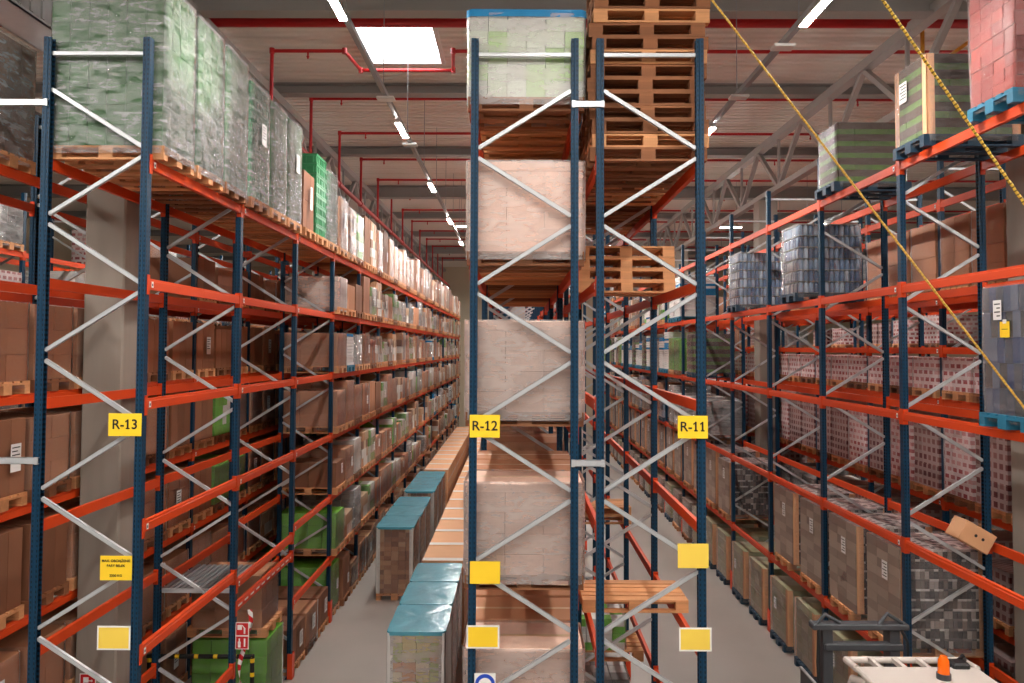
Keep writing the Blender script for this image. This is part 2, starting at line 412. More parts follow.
def bottle_stack(m,w,l,h):
    def mk():
        b=MB(); nz=max(4,round(h/.2)); dz=h/nz; NX,NY=12,9
        for k in range(nz):
            z=PH+k*dz
            for i in range(NX):
                for j in range(NY):
                    if 0<i<NX-1 and 0<j<NY-1: continue
                    r=w/NX/2*.95; cx=-w/2+(i+.5)*w/NX; cy=-l/2+(j+.5)*l/NY; ry=l/NY/2*.95
                    V=[];n=8
                    for zz,s_ in ((0,.9),(.05,1),(.55,1),(.62,.92),(.7,1),(.86,.85),(.95,.5),(1.0,.33)):
                        for q in range(n): V.append((cx+r*s_*math.cos(q*math.pi/4+.39),cy+ry*s_*math.sin(q*math.pi/4+.39),z+.008+zz*(dz-.014)))
                    F=[(a*n+q,a*n+(q+1)%n,(a+1)*n+(q+1)%n,(a+1)*n+q) for a in range(7) for q in range(n)]+[tuple(range(7*n,8*n))]
                    b.add(V,F,0,True)
            b.box(-w/2,-l/2,z,w/2,l/2,z+.006,1)
        b.box(-w/2,-l/2,PH+h-.01,w/2,l/2,PH+h,1)
        return b.mesh('bottles',[m,M_greybx])
    return cached(('bott',m.name,round(w,2),round(l,2),round(h,2)),mk)

# kind -> (parts builder). returns list of (name, mesh, loc)
def load_parts(kind,w,l,h,seed,alongx,detail,aisle):
    P=[]; pm=M_wood if seed%3 else M_wooddk
    wrap=None
    nx=4 if w>l else 3; ny=3 if w>l else 4
    if kind=='kraft':
        P.append(('cartons',stack_mesh('kraft',[M_kraft],w,l,h,nx-1,ny-1,max(2,round(h/.3)),.003,.006,seed%3))); wrap=M_filml
    elif kind=='kraftwrap':
        P.append(('cartons',stack_mesh('kraftw',[M_kraft],w,l,h,nx-1,ny,max(2,round(h/.25)),.003,.006,seed%3))); wrap=M_film
    elif kind=='kraftdark':
        P.append(('cartons',stack_mesh('kraftd',[M_kraftdk],w,l,h,2,3,max(1,round(h/.6)),.004,.006,seed%3)))
    elif kind=='silver':
        P.append(('cartons',stack_mesh('silv',[M_kraftdk],w,l,h,3,3,4,.003,.006,seed%3))); wrap=M_films
    elif kind=='tallkraft':
        P.append(('cartons',stack_mesh('tallk',[M_kraft],w,l,h,3,3,1,.006,.006,seed%3)))
    elif kind=='bigbox':
        P.append(('carton',bigbox(M_kraft,w,l,h)))
    elif kind=='bigwrap':
        P.append(('cartons',stack_mesh('bigw',[M_kraftpink],w-.02,l-.02,h-.1,3,3,4,.002,.002,seed%3)))
        P.append(('top_cover',bigbox(M_kraftpink,w,l,.1),(0,0,h-.1))); wrap=M_filmm
    elif kind=='mix':
        P.append(('cartons',stack_mesh('mix',[M_mix],w,l,h,nx,ny,max(2,round(h/.22)),.004,.012,seed%5))); wrap=M_filml if seed%2 else None
    elif kind=='mixgreen':
        P.append(('cartons',stack_mesh('mixg',[M_mixg],w,l,h,nx,ny,max(2,round(h/.2)),.003,.008,seed%4))); wrap=M_film
    elif kind=='white':
        P.append(('cartons',stack_mesh('white',[M_greybx],w,l,h,nx,ny,max(2,round(h/.2)),.004,.01,seed%3))); wrap=M_filmh
    elif kind=='whiteboard':
        P.append(('cartons',stack_mesh('wboard',[M_white],w,l,h,2,2,max(2,round(h/.4)),.004,.006,seed%3))); wrap=M_film
    elif kind=='greenwrap':
        P.append(('cartons',stack_mesh('green',[M_green],w,l,h,6,4,max(4,round(h/.21)),.004,.003,seed%3))); wrap=M_filmh
    elif kind=='crates':
        P.append(('crates',crate_stack(w,l,h))); wrap=M_filmh if seed%2==0 else None
    elif kind=='lime':
        P.append(('cartons',stack_mesh('lime',[M_lime,M_white],w,l,h,4,3,max(3,round(h/.24)),.004,.005,seed%3,pick=lambda i,j,k,r:0))); wrap=M_film
    elif kind=='limewhite':
        P.append(('cartons',stack_mesh('limew',[M_lime,M_white],w,l,h,4,4,max(4,round(h/.16)),.004,.004,seed%3,pick=lambda i,j,k,r:int(r.random()<.4)))); wrap=M_filml
    elif kind=='cans':
        nz=max(5,round(h/.13))
        P.append(('trays',stack_mesh('cans',[M_cans,M_canlip],w,l,h,18,16,nz,.003,.003,seed%2,lip=.22))); pm=M_wood
        P.append(('tray_sides',stack_mesh('canside',[M_cansg],.03,l,h,1,3,nz,.003,.002,seed%2),(aisle*(w/2+.017),0,0)))
        wrap=M_film
    elif kind=='cansgrey':
        P.append(('trays',stack_mesh('cansg',[M_cansg],w,l,h,4,4,max(6,round(h/.13)),.003,.003,seed%3))); wrap=M_film
    elif kind=='olive':
        P.append(('packs',stack_mesh('olive',[M_olive],w,l,h,3,3,max(4,round(h/.15)),.004,.008,seed%3))); pm=M_bluedk; wrap=M_film
    elif kind=='tray':
        P.append(('trays',stack_mesh('tray',[M_tray,M_traydk],w,l,h,4,3,max(4,round(h/.2)),.002,.006,seed%3,lip=.58))); pm=M_bluedk; wrap=M_film
    elif kind=='bottles':
        P.append(('bottles',bottle_stack(M_bottle,w,l,h))); pm=M_bluedk; wrap=M_film
    elif kind=='darkbottles':
        P.append(('packs',stack_mesh('dkb',[M_bottled],w,l,h,8,6,5,.003,.01,seed%3))); pm=M_blue; wrap=M_film
    elif kind=='redcart':
        P.append(('cartons',stack_mesh('redc',[M_redc],w,l,h,4,3,max(3,round(h/.17)),.002,.004,seed%3))); wrap=M_filml
    elif kind=='redcart2':
        P.append(('cartons',stack_mesh('redc2',[M_redc2],w,l,h,4,3,max(3,round(h/.2)),.002,.004,seed%3)))
    elif kind=='redfilm':
        P.append(('packs',stack_mesh('redf',[M_redf],w,l,h,6,4,max(6,round(h/.13)),.004,.006,seed%3))); pm=M_blue; wrap=M_film
    elif kind=='fruit':
        P.append(('cartons',stack_mesh('fruit',[M_fruit],w,l,h,4,4,max(4,round(h/.14)),.003,.005,seed%3))); wrap=M_filmm
    elif kind=='packs':
        P.append(('packs',stack_mesh('packs',[M_packs],w,l,h,5,6,max(4,round(h/.1)),.003,.006,seed%3))); wrap=M_film
    elif kind=='palegreen':
        P.append(('cartons',stack_mesh('pgreen',[M_palegrn],w,l,h,6,4,5,.003,.004,seed%3))); wrap=M_filmm
    elif kind=='layers':
        P.append(('sheets',stack_mesh('layers',[M_white,M_bfilm],w,l,h,1,1,max(8,round(h/.07)),.01,.008,seed%3,pick=lambda i,j,k,r:int(r.random()<.2)))); pm=M_blue
    P.insert(0,('pallet',pallet_mesh(pm,alongx)))
    if wrap:
        P.append(('stretch_wrap',wrap_mesh(wrap,w,l,h,seed%3,bulge=.012 if 'bott' in kind or kind=='redfilm' else 0.)))
    return P
LW={'kraft':'brown carton load','kraftwrap':'shrink-wrapped brown carton load','kraftdark':'dark brown carton load','tallkraft':'tall brown carton load',
    'bigbox':'big lidded brown carton','bigwrap':'film-wrapped pale lidded carton','mix':'mixed goods pallet','mixgreen':'green and white goods pallet',
    'white':'white film-wrapped load','whiteboard':'white boxed load','greenwrap':'green film-wrapped carton load','crates':'green crate stack',
    'lime':'lime green carton load','limewhite':'green and white printed load','cans':'dark can-tray load','cansgrey':'grey-brown tray load',
    'olive':'olive wrapped pack load','tray':'green and brown tray load','bottles':'blue wrapped bottle load','darkbottles':'dark blue pack load',
    'redcart':'red-white carton load','redcart2':'dark red carton load','redfilm':'red film-wrapped pack load','layers':'white layered sheet load','fruit':'fruit carton load','silver':'silvery film-wrapped brown load','packs':'small brown pack load','palegreen':'pale green carton load'}
ORD='first second third fourth fifth sixth seventh eighth ninth tenth eleventh twelfth thirteenth fourteenth fifteenth sixteenth seventeenth eighteenth'.split()
SKIP=set([269,277,283,284,285,286,287,288,289,290,291,292,293,294,295,311,312,313,314,315,316,317,318,319,320,321,322,339,344,392,393,398,399,400,401,402,471,502,607,630,635,639,643,647,651,656,665,681,682,685,686,689,690,692,693,694,697,698,700,702,704,705,707,708,710,711,713,715,717,718,720,722,724,725,727,729,731,732,734,735,737,739,740,741,743,745,746,748,749,750,753,754,758,759,762,763,767,771,772,773,777,784,787,788,792,800,808,809,813,816,819,820,822,828,829,831,835,836,837,844,845,846,856,857,858,859,860,861,862,863,864,865,866,867,868,869,870,873,876,883,884,885,891,893,894,895,896,901,902,905,906,907,908,909,910,911,916,917,924,925,926,927,928,929,944,949,950,951,957,964,965,966,967,969,970,979,980,981,982,983,984,988,989,994,995,996,997,998,999,1000,1001,1012,1013,1014,1015,1016,1017,1018,1019,1020])   # loads wholly hidden behind others from anywhere near the camera
NL=0
def put_load(kind,x,y,z,w=1.15,l=.78,h=.8,where='',group=None,alongx=True,aisle=1,label=None,paper=None,seed=None,extra=None,yaw=0.):
    global NL
    NL+=1
    sd=NL if seed is None else seed
    r=random.Random(NL*7+3)
    nm_={'kraft':'carton_load','kraftdark':'dark_carton_load','tallkraft':'tall_carton_load','kraftwrap':'wrapped_carton_load','bigbox':'lidded_carton_load','bigwrap':'lidded_carton_load','mix':'mixed_goods_load','mixgreen':'mixed_goods_load',
       'white':'white_goods_load','whiteboard':'white_goods_load','greenwrap':'green_carton_load','crates':'crate_load','lime':'lime_carton_load','limewhite':'printed_carton_load','cans':'can_tray_load','cansgrey':'can_tray_load','olive':'pack_load',
       'tray':'produce_tray_load','bottles':'bottle_load','darkbottles':'pack_load','redcart':'red_carton_load','redcart2':'red_carton_load','redfilm':'red_pack_load','layers':'sheet_load','fruit':'fruit_carton_load','silver':'wrapped_carton_load','packs':'pack_load','palegreen':'green_carton_load'}[kind]
    if NL in SKIP: return None
    root=empty(nm_,(x,y,z),rot=(0,0,yaw if yaw else r.uniform(-.012,.012)))
    lb=label or (LW[kind]+' on '+where)
    tag(root,lb,'pallet load',group); root['nl']=NL
    for pt in load_parts(kind,w,l,h,sd,alongx,True,aisle): obj(pt[0],pt[1],root,pt[2] if len(pt)>2 else (0,0,0))
    if paper:
        py,pz,pw,ph=paper
        obj('paper_label',paper_mesh(pw,ph),root,(aisle*(w/2+.045),py,pz))
    if extra: extra(root)
    return root

# ------------------------------------------------------------------ racks
PW,PD=.075,.095    # post: across rack, along aisle
HT=8.66
BAY=2.8
def post_mesh(h=HT):
    def mk():
        b=MB(); t=.012
        # web at +x side, flanges toward -x, narrower rear lips (open section)
        x1=PW/2; y1=PD/2
        poly=[(x1,-y1),(x1,y1),(-x1*.1,y1),(-x1*.3,y1*.82),(-x1,y1*.82),(-x1,y1*.5),(-x1+t,y1*.5),(-x1+t,y1*.82-t),(-x1*.3,y1*.82-t),(x1-t,y1-t),
              (x1-t,-y1+t),(-x1*.3,-y1*.82+t),(-x1+t,-y1*.82+t),(-x1+t,-y1*.5),(-x1,-y1*.5),(-x1,-y1*.82),(-x1*.3,-y1*.82),(-x1*.1,-y1)]
        n=len(poly); V=[(a,c,0) for a,c in poly]+[(a,c,h) for a,c in poly]
        b.add(V,[(i,(i+1)%n,n+(i+1)%n,n+i) for i in range(n)])
        # end caps as strips
        for zz,fl in ((0,1),(h,0)):
            for (ax,ay,bx,by) in ((x1-t,-y1,x1,y1),(-x1*.1,y1-t,x1-t,y1),(-x1*.1,-y1,x1-t,-y1+t)):
                q=[(ax,ay,zz),(bx,ay,zz),(bx,by,zz),(ax,by,zz)]
                b.add(q,[(0,1,2,3) if not fl else (3,2,1,0)])
        b.box(-.06,-.07,0,.06,.07,.008)
        return b.mesh('post',[M_post])
    return cached(('post',h),mk)
NODES=[(8.13-.69*k, 8.13-.69*k-.59) for k in range(12)]
def brace_list(X0,X1,first_at_x1):
    # x of the two posts' inner lips; returns list of (p,q) in the frame's own xz plane, zigzag from the top
    out=[((X0,0,8.5),(X1,0,8.5))]
    side=first_at_x1
    for zt,zb in NODES:
        if zb<.1: break
        a,c=(X1,X0) if side else (X0,X1)
        out.append(((a,0,zt),(c,0,zb))); side=not side
    out.append(((X0,0,.12),(X1,0,.12)))
    return out
def brace_mesh(p,q):
    key=('br',tuple(round(c,3) for c in p+q))
    def mk():
        b=MB(); b.bar(p,q,.022,.042,0,up=(0,1,0)) if False else None
        P,Q=Vector(p),Vector(q); d=(Q-P).normalized(); n=d.cross(Vector((0,1,0))).normalized()
        # C-section channel: web facing -y, two lips
        y0=-.018
        def strip(o0,o1,ya,yb):
            V=[P+n*o0+Vector((0,ya,0)),P+n*o1+Vector((0,ya,0)),P+n*o1+Vector((0,yb,0)),P+n*o0+Vector((0,yb,0))]
            V+= [v+(Q-P) for v in V]
            b.add(V,[(0,1,2,3),(7,6,5,4),(0,4,5,1),(1,5,6,2),(2,6,7,3),(3,7,4,0)])
        strip(-.021,.021,y0,y0+.003); strip(-.021,-.018,y0,.018); strip(.018,.021,y0,.018)
        # bolts
        for e in (P,Q):
            c=e+Vector((0,y0-.006,0)); b.tube([c,c+Vector((0,.01,0))],.009,6)
        return b.mesh('brace',[M_galv])
    return cached(key,mk)
def frame_mesh(W,first):
    def mk():
        b=MB()
        pm=post_mesh()
        for sx,xo in ((1,W/2-PW/2),(-1,-W/2+PW/2)):
            vs=[(v.co.x*sx+xo,v.co.y,v.co.z) for v in pm.vertices]
            fs=[tuple(p.vertices) if sx>0 else tuple(p.vertices)[::-1] for p in pm.polygons]
            b.add(vs,fs,0)
        for p,q in brace_list(-W/2+PW,W/2-PW,first):
            bm=brace_mesh(p,q); b.add([tuple(v.co) for v in bm.vertices],[tuple(f.vertices) for f in bm.polygons],1)
        return b.mesh('upright_frame',[M_post,M_galv])
    return cached(('frame',W,first),mk)
def guard_mesh():
    def mk():
        b=MB(); p=[(.055,-.07),(.055,.07),(-.03,.07),(-.03,.06),(.045,.06),(.045,-.06),(-.03,-.06),(-.03,-.07)]
        b.prism(p,0,.42); return b.mesh('foot_guard',[M_guard])
    return cached('guard',mk)
def beam_mesh(m=None,h=.11,ln=BAY-PD):
    m=m or M_beam
    def mk():
        b=MB(); w=.05
        # stepped box beam, outer face at +x
        poly=[(-w,-h/2),(0,-h/2),(0,h/2-.028),(-.006,h/2-.024),(-.006,h/2),(-w,h/2)]
        n=len(poly); y0,y1=PD/2,PD/2+ln
        V=[(a,y0,c) for a,c in poly]+[(a,y1,c) for a,c in poly]
        b.add(V,[(i,n+i,n+(i+1)%n,(i+1)%n) for i in range(n)]+[tuple(range(n)),tuple(range(n,2*n))[::-1]],0)
        b.box(-.004,y0+.3,-h/2+.03,.0012,y1-.3,-h/2+.036,0)
        for y,sg in ((y0,1),(y1,-1)):
            b.box(-w-.01,min(y,y+sg*.006),-.11,.006,max(y,y+sg*.006),.09)
            b.box(.0,min(y-sg*.052,y+sg*.006),-.11,.006,max(y-sg*.052,y+sg*.006),.09)
        return b.mesh('beam',[m])
    return cached(('beam',m.name,h,ln),mk)
def sticker_mesh():
    def mk():
        b=MB(); b.box(.0062,-.022,-.03,.0075,.022,.03,0); b.box(.0074,-.012,-.015,.0079,.012,.01,1); return b.mesh('sticker',[M_paper,M_dgrey])
    return cached('sticker',mk)

def rack(label, Xl, Xr, d0, n, levels, first, near=3, skip=(), guards=(1,1), i0=0, moved=None, maxb=100, stick=True):
    """levels: beam-centre heights; first: the top diagonal starts at the right post"""
    W=Xr-Xl; xc=(Xl+Xr)/2
    root=empty('pallet_rack',(xc,d0,0)); tag(root,label,'pallet rack')
    pm=post_mesh()
    for i in range(i0,n+1):
        y=i*BAY
        if i<near:
            fr=empty('upright_frame',(0,y,0),root)
            obj('post',pm,fr,(W/2-PW/2,0,0)); o=obj('post',pm,fr,(-W/2+PW/2,0,0),(0,0,math.pi))
            for p,q in brace_list(-W/2+PW,W/2-PW,first): obj('brace',brace_mesh(p,q),fr)
            gp=fr
        else:
            fr=obj('upright_frame',frame_mesh(W,first),root,(0,y,0)); gp=fr
        for s,g in zip((-1,1),guards):
            if g: obj('foot_guard',guard_mesh(),gp,(s*(W/2-PW/2+.01),0,0),(0,0,0 if s>0 else math.pi))
    todo=[]
    for i in range(i0,n):
        for li,z in enumerate(levels):
            if (i,li) in skip: continue
            zz=moved.get((i,li),z) if moved else z
            for s in (1,-1): todo.append((i,li,zz,s))
    rest=MB(); bm=beam_mesh(); k=0
    for i,li,z,s in todo:
        k+=1
        if k<=maxb:
            if s>0: o=obj('beam',bm,root,(W/2,i*BAY,z))
            else: o=obj('beam',bm,root,(-W/2,(i+1)*BAY,z),(0,0,math.pi))
            if stick and i<3:
                obj('sticker',sticker_mesh(),o,(0,PD/2+.06 if s>0 else BAY-PD/2-.06,-.005))
        else:
            vs=[(v.co.x+W/2,v.co.y+i*BAY,v.co.z+z) if s>0 else (-v.co.x-W/2,-v.co.y+(i+1)*BAY,v.co.z+z) for v in bm.vertices]
            rest.add(vs,[tuple(p.vertices) for p in bm.polygons])
    if rest.v:
        o=obj('beam',rest.mesh('beam',[M_beam]),root); o['kind']='stuff'
    return root
def spacer(x0, x1, z, y, label):
    b=MB(); w=(x1-x0)/2; b.box(-w,-.006,-.033,w,0,.033); b.box(-w,-.006,-.033,w,.03,-.028); b.box(-w,-.006,.028,w,.03,.033)
    b.box(-w,-.009,-.036,-w+.035,.002,.036); b.box(w-.035,-.009,-.036,w,.002,.036)
    o=obj('row_spacer',b.mesh('row_spacer',[M_galv]),None,((x0+x1)/2,y-PD/2-.012,z)); tag(o,label,'spacer','row spacers between racks')

D13=8.2; D10=7.81
LV=[1.23,2.46,3.70,4.93,6.15,7.38]
LW_=[1.45,3.02,4.66,6.30,7.90]
r13=rack('long pallet rack on the left of the left aisle, signed R-13',-4.82,-3.735,D13,16,LV,False,near=4,
         skip={(1,0)},moved={(1,1):2.33})
r14=rack('pallet rack standing back to back with rack R-13',-6.6,-5.45,D13,10,LV,True,near=2,guards=(1,0))
r12=rack('end-on pallet rack of lidded cartons signed R-12',-.472,.618,D13+.02,16,LW_,True,near=3)
r11=rack('mostly empty pallet rack signed R-11, right beside R-12',0.800,1.885,D13+.02,16,LV,False,near=4)
r10=rack('pallet rack along the right side of the right aisle',4.975,6.08,D10-BAY,17,LW_,True,near=5)
r9=rack('pallet rack standing back to back behind the right aisle rack',6.95,8.05,D10,13,LW_+[5.5],False,near=2,guards=(0,1))
r8=rack('far right pallet rack with eye-level beams, across the next aisle',11.3,12.4,D10,13,[1.1,2.2,3.3,4.4,5.5,6.6,7.7],True,i0=2,near=0,stick=False)
r15=rack('far left pallet rack of white loads across the next aisle',-11.2,-10.1,D13,11,LV,False,i0=1,near=0,stick=False)
for z,nm in ((7.98,'upper'),(4.37,'lower')):
    spacer(-5.45-.02,-4.82+.06,z,D13,nm+' pale steel spacer joining R-13 to the rack behind it')
    spacer(.618-.07,.808+.07,z,D13+.02,nm+' pale steel spacer joining the R-12 and R-11 end frames')
# the low beam with chevron bands in the second bay of R-13
o=obj('beam',beam_mesh(),r13,((-3.735+4.82)/2,BAY,2.03))
b=MB(); b.box(.001,.1,-.012,.003,2.65,.012); obj('reflective_strip',b.mesh('reflective_strip',[M_chev]),o)

# ---------------- signs on the rack ends
def text_part(body,size,x,y,z,parent,m=M_ink,bold=.0,sx=1.):
    cu=D.curves.new('lettering','FONT'); cu.body=body; cu.size=size; cu.align_x='CENTER'; cu.align_y='CENTER'; cu.extrude=.0006; cu.offset=bold
    t=D.objects.new('lettering_curve',cu); COL.objects.link(t); bpy.context.view_layer.update()
    me=D.meshes.new_from_object(t.evaluated_get(bpy.context.evaluated_depsgraph_get())); me.name='lettering'
    D.objects.remove(t); me.materials.clear(); me.materials.append(m)
    if body.startswith('R-'):
        # the numeral 1 stands on a short foot
        nb={}
        for e in me.edges:
            a_,b_=e.vertices; nb.setdefault(a_,[]).append(b_); nb.setdefault(b_,[]).append(a_)
        seen=set(); isl=[]
        for v in range(len(me.vertices)):
            if v in seen: continue
            st=[v]; seen.add(v); c=[]
            while st:
                q=st.pop(); c.append(q)
                for t in nb.get(q,[]):
                    if t not in seen: seen.add(t); st.append(t)
            xs=[me.vertices[i].co.x for i in c]; ysv=[me.vertices[i].co.y for i in c]; isl.append((min(xs),max(xs),min(ysv),max(ysv)))
        cap=max(i[3]-i[2] for i in isl); b=MB()
        b.v=[tuple(v.co) for v in me.vertices]; b.f=[list(p.vertices) for p in me.polygons]; b.m=[0]*len(b.f); b.sm=[False]*len(b.f)
        glyphs=sorted(set((round(i[0],4),round(i[1],4)) for i in isl if i[3]-i[2]>cap*.8))
        lo=min(i[2] for i in isl)
        for g,ch in zip(glyphs,body.replace('-','')):
            if ch=='1':
                xc=g[1]-.008; b.box(xc-.019,lo,-.0005,xc+.019,lo+.013,.0006); tp=lo+cap; b.prism([(xc-.026,tp-.034),(xc,tp-.016),(xc,tp),(xc-.026,tp-.018)],-.0005,.0006)
        me=b.mesh('lettering',[m])
    return obj('lettering',me,parent,(x,y,z),(math.pi/2,0,0))
def plate(name,label,x0,x1,z0,z1,y,m,border=None,lines=(),cat='sign'):
    r=empty(name,((x0+x1)/2,y,(z0+z1)/2)); tag(r,label,cat)
    w,h=(x1-x0)/2,(z1-z0)/2; b=MB()
    b.cbox(-w,-.002,-h,w,.002,h,.0008)
    obj('panel',b.mesh('panel',[border or m]),r)
    if border:
        b=MB(); b.box(-w+.016,-.0035,-h+.016,w-.016,-.0015,h-.016); obj('face',b.mesh('face',[m]),r)
    for t,s,dz,bo in lines: text_part(t,s,0,-.0045,dz,r,bold=bo)
    return r
YS=D13-PD/2-.012
plate('rack_sign','yellow rack sign reading R-13',-4.065,-3.735,4.62,4.845,YS,M_yellow,lines=[('R-13',.135,0,.002)])
plate('rack_sign','yellow rack sign reading R-12',-.465,-.165,4.62,4.845,YS+.02,M_yellow,lines=[('R-12',.135,0,.002)])
plate('rack_sign','yellow rack sign reading R-11',1.605,1.905,4.62,4.845,YS+.02,M_yellow,lines=[('R-11',.135,0,.002)])
plate('load_sign','yellow load limit plate with small lines of text below the R-13 sign',-4.115,-3.80,3.20,3.44,YS,M_yellow,
      lines=[('MAX. OBCIĄŻENIE',.034,.07,.0005),('PARY BELEK',.034,.022,.0005),('2200 KG',.034,-.075,.0005)])
plate('load_sign','pale yellow plate with white border, lowest on the R-13 end frame',-4.13,-3.80,2.52,2.755,YS,M_yellowl,M_signw)
plate('load_sign','plain yellow plate below the R-12 sign',-.455,-.155,3.18,3.40,YS+.02,M_yellow)
plate('load_sign','yellow plate with white border, lowest yellow on the R-12 frame',-.485,-.16,2.55,2.775,YS+.02,M_yellow,M_signw)
plate('load_sign','plain yellow plate below the R-11 sign',1.60,1.905,3.345,3.585,YS+.02,M_yellowl)
plate('load_sign','yellow plate with white border, lowest on the R-11 frame',1.61,1.93,2.535,2.765,YS+.02,M_yellowl,M_signw)
# mandatory helmet sign
r=plate('mandatory_sign','white square sign with blue helmet disc at foot of R-12 frame',-.405,-.195,2.10,2.31,YS+.02,M_signw)
b=MB(); b.disc((0,-.0),.098,-.0032,40); obj('blue_disc',b.mesh('blue_disc',[M_signb]),r)
b=MB(); b.disc((0,-.005),.066,-.0042,24,0,0,math.pi); b.disc((0,-.02),.05,-.0044,24,0,math.pi,2*math.pi)
b.box(-.075,-.0046,-.008,.06,-.004,.004); obj('pictogram',b.mesh('pictogram',[M_signw]),r)
b=MB(); b.box(-.045,-.0056,-.03,.045,-.005,-.010); obj('visor',b.mesh('visor',[M_signb]),r)

# ------------------------------------------------------------------ room
b=MB(); b.box(-22,-14,-.2,24,58,0); struct('floor',b,[M_floor])
b=MB(); b.box(-22,57.5,0,24,57.8,11.6); struct('wall_back',b,[M_wall])
b=MB(); b.box(-22.3,-14,0,-22,58,11.6); struct('wall_left',b,[M_wall])
b=MB(); b.box(24,-14,0,24.3,58,11.6); struct('wall_right',b,[M_wall])
# trapezoidal roof sheeting, ribs across the aisles, with an opening for the skylight
SKX0,SKX1,SKY0,SKY1=-2.9,-1.53,14.3,16.15
ZC=11.25
b=MB(); per=.25; y=-14.
prof=[(0,0),(.06,0),(.085,.05),(.165,.05),(.19,0),(.25,0)]
while y<58:
    segs=[(-22,24)]
    if SKY0-.01<y+.125<SKY1+.01: segs=[(-22,SKX0),(SKX1,24)]
    for xa,xb in segs:
        V=[(xa,y+a,ZC+c) for a,c in prof]+[(xb,y+a,ZC+c) for a,c in prof]; n=len(prof)
        b.add(V,[(i,i+1,n+i+1,n+i) for i in range(n-1)])
    y+=per
b.box(-22,-14,ZC+.2,SKX0,58,ZC+.25); b.box(SKX1,-14,ZC+.2,24,58,ZC+.25); b.box(SKX0,-14,ZC+.2,SKX1,SKY0,ZC+.25); b.box(SKX0,SKY1,ZC+.2,SKX1,58,ZC+.25)
struct('ceiling',b,[M_ceil])
b=MB(); b.box(SKX0,SKY0,ZC+.14,SKX1,SKY1,ZC+.16,1)
for (x0,y0,x1,y1) in ((SKX0-.08,SKY0-.08,SKX0,SKY1+.08),(SKX1,SKY0-.08,SKX1+.08,SKY1+.08),(SKX0,SKY0-.08,SKX1,SKY0),(SKX0,SKY1,SKX1,SKY1+.08)):
    b.box(x0,y0,ZC-.04,x1,y1,ZC+.2,0)
struct('window_1',b,[M_white,M_sky])
k=0
for y,h,w in ((12.75,.42,.3),(17.55,.22,.3),(23.1,.22,.3),(28.7,.4,.35),(34.3,.22,.3),(39.9,.22,.3),(45.5,.4,.35),(51.1,.22,.3),(7.3,.22,.3),(1.7,.22,.3),(-4,.22,.3)):
    b=MB()
    # I section
    b.box(-22,y-w/2,ZC-.012-.03,24,y+w/2,ZC-.012); b.box(-22,y-w/2,ZC-h-.03,24,y+w/2,ZC-h); b.box(-22,y-.02,ZC-h,24,y+.02,ZC-.03)
    k+=1; struct('trim_%d'%k,b,[M_roofbeam])
# concrete columns in the spines
for x in (-5.39,6.36):
    for j,y in enumerate((10.1,21.4,32.6,43.8)):
        b=MB(); b.cbox(-.25,-.25,0,.25,.25,9.45,.02)
        o=obj('concrete_column',b.mesh('concrete_column',[M_conc]),None,(x+.25,y+.25,0)); o['kind']='structure'
        tag(o,'square concrete column, %s back from the front, between the racks on the %s'%(ORD[j],'left' if x<0 else 'right'),'column')
# roof trusses along the spines
def truss(x,label,dz=0.):
    r=empty('roof_truss',(x,0,dz)); tag(r,label,'roof truss')
    b=MB(); b.box(-.09,-13,9.42,.09,57.4,9.56); obj('bottom_chord',b.mesh('bottom_chord',[M_truss]),r)
    b=MB(); b.bar((0,-13,10.65),(0,57.4,11.0),.2,.18); obj('top_chord',b.mesh('top_chord',[M_truss]),r)
    for i in range(-3,14):
        y=10.3+i*3.4
        z1=10.6+.35*(y+13)/70
        for (ya,yb,za,zb,wd) in ((y,y+1.7,9.5,z1,.1),(y,y-1.7,9.5,z1,.1),(y,y,9.5,z1,.06)):
            if yb>57: continue
            b=MB(); b.bar((0,ya,za),(0,yb,zb),wd,wd,0,up=(1,0,0)); obj('web_member',b.mesh('web_member',[M_truss]),r)
truss(6.61,'grey steel roof truss above the spine behind the right aisle rack',.1)
truss(-5.14,'grey steel roof truss above the spine between R-13 and the rack behind')
# sprinkler pipes
def pipe(name,label,pts_list,r,drops=()):
    root=empty(name,pts_list[0]); tag(root,label,'sprinkler pipe','red sprinkler pipes under the roof')
    p0=Vector(pts_list[0]); b=MB()
    for a,c in zip(pts_list[:-1],pts_list[1:]): b.tube([Vector(a)-p0,Vector(c)-p0],r,10)
    for p in pts_list[1:-1]:
        q=Vector(p)-p0; b.tube([q-Vector((0,0,r*1.5)),q+Vector((0,0,r*1.5))],r*1.4,10)
    obj('pipe_run',b.mesh('pipe_run',[M_pipe]),root)
    for d in drops:
        q=Vector(d)-p0; b=MB(); b.tube([q,q-Vector((0,0,.10))],[.022,.016],8); b.tube([q-Vector((0,0,.10)),q-Vector((0,0,.15))],[.03,.012],8)
        obj('sprinkler_head',b.mesh('sprinkler_head',[M_pipe]),root)
pipe('sprinkler_main','thick red sprinkler main crossing under the first roof beam',[(-20,13.55,11.0),(22,13.55,11.0)],.085)
ZP=11.02; XM=-4.57; ZM=9.7
ys=[14.94+2.9*i for i in range(13)]
for i,y in enumerate(ys):
    if i==0: pts=[(XM,y,ZM),(XM,y,ZP),(-3.22,y,ZP),(-3.12,y+1.05,ZP),(-1.28,y+1.05,ZP),(-1.2,y,ZP),(20,y,ZP)]
    else: pts=[(XM,y,ZM),(XM,y,ZP),(20,y,ZP)]
    pipe('sprinkler_branch','%sthin red sprinkler branch pipe%s'%(ORD[i]+' ' if i else '',', with a bend around the skylight' if i==0 else ' back, crossing under the roof sheets'),pts,.034,
         [(x,y,ZP) for x in (-3.9,.2,3.4,7.5) if not (i==0 and -3.4<x<-1.1)])
b=MB(); b.tube([(XM,8,ZM),(XM,55,ZM)],.06,10)
for y in ys: b.tube([(XM,y-.09,ZM),(XM,y+.09,ZM)],.08,10)
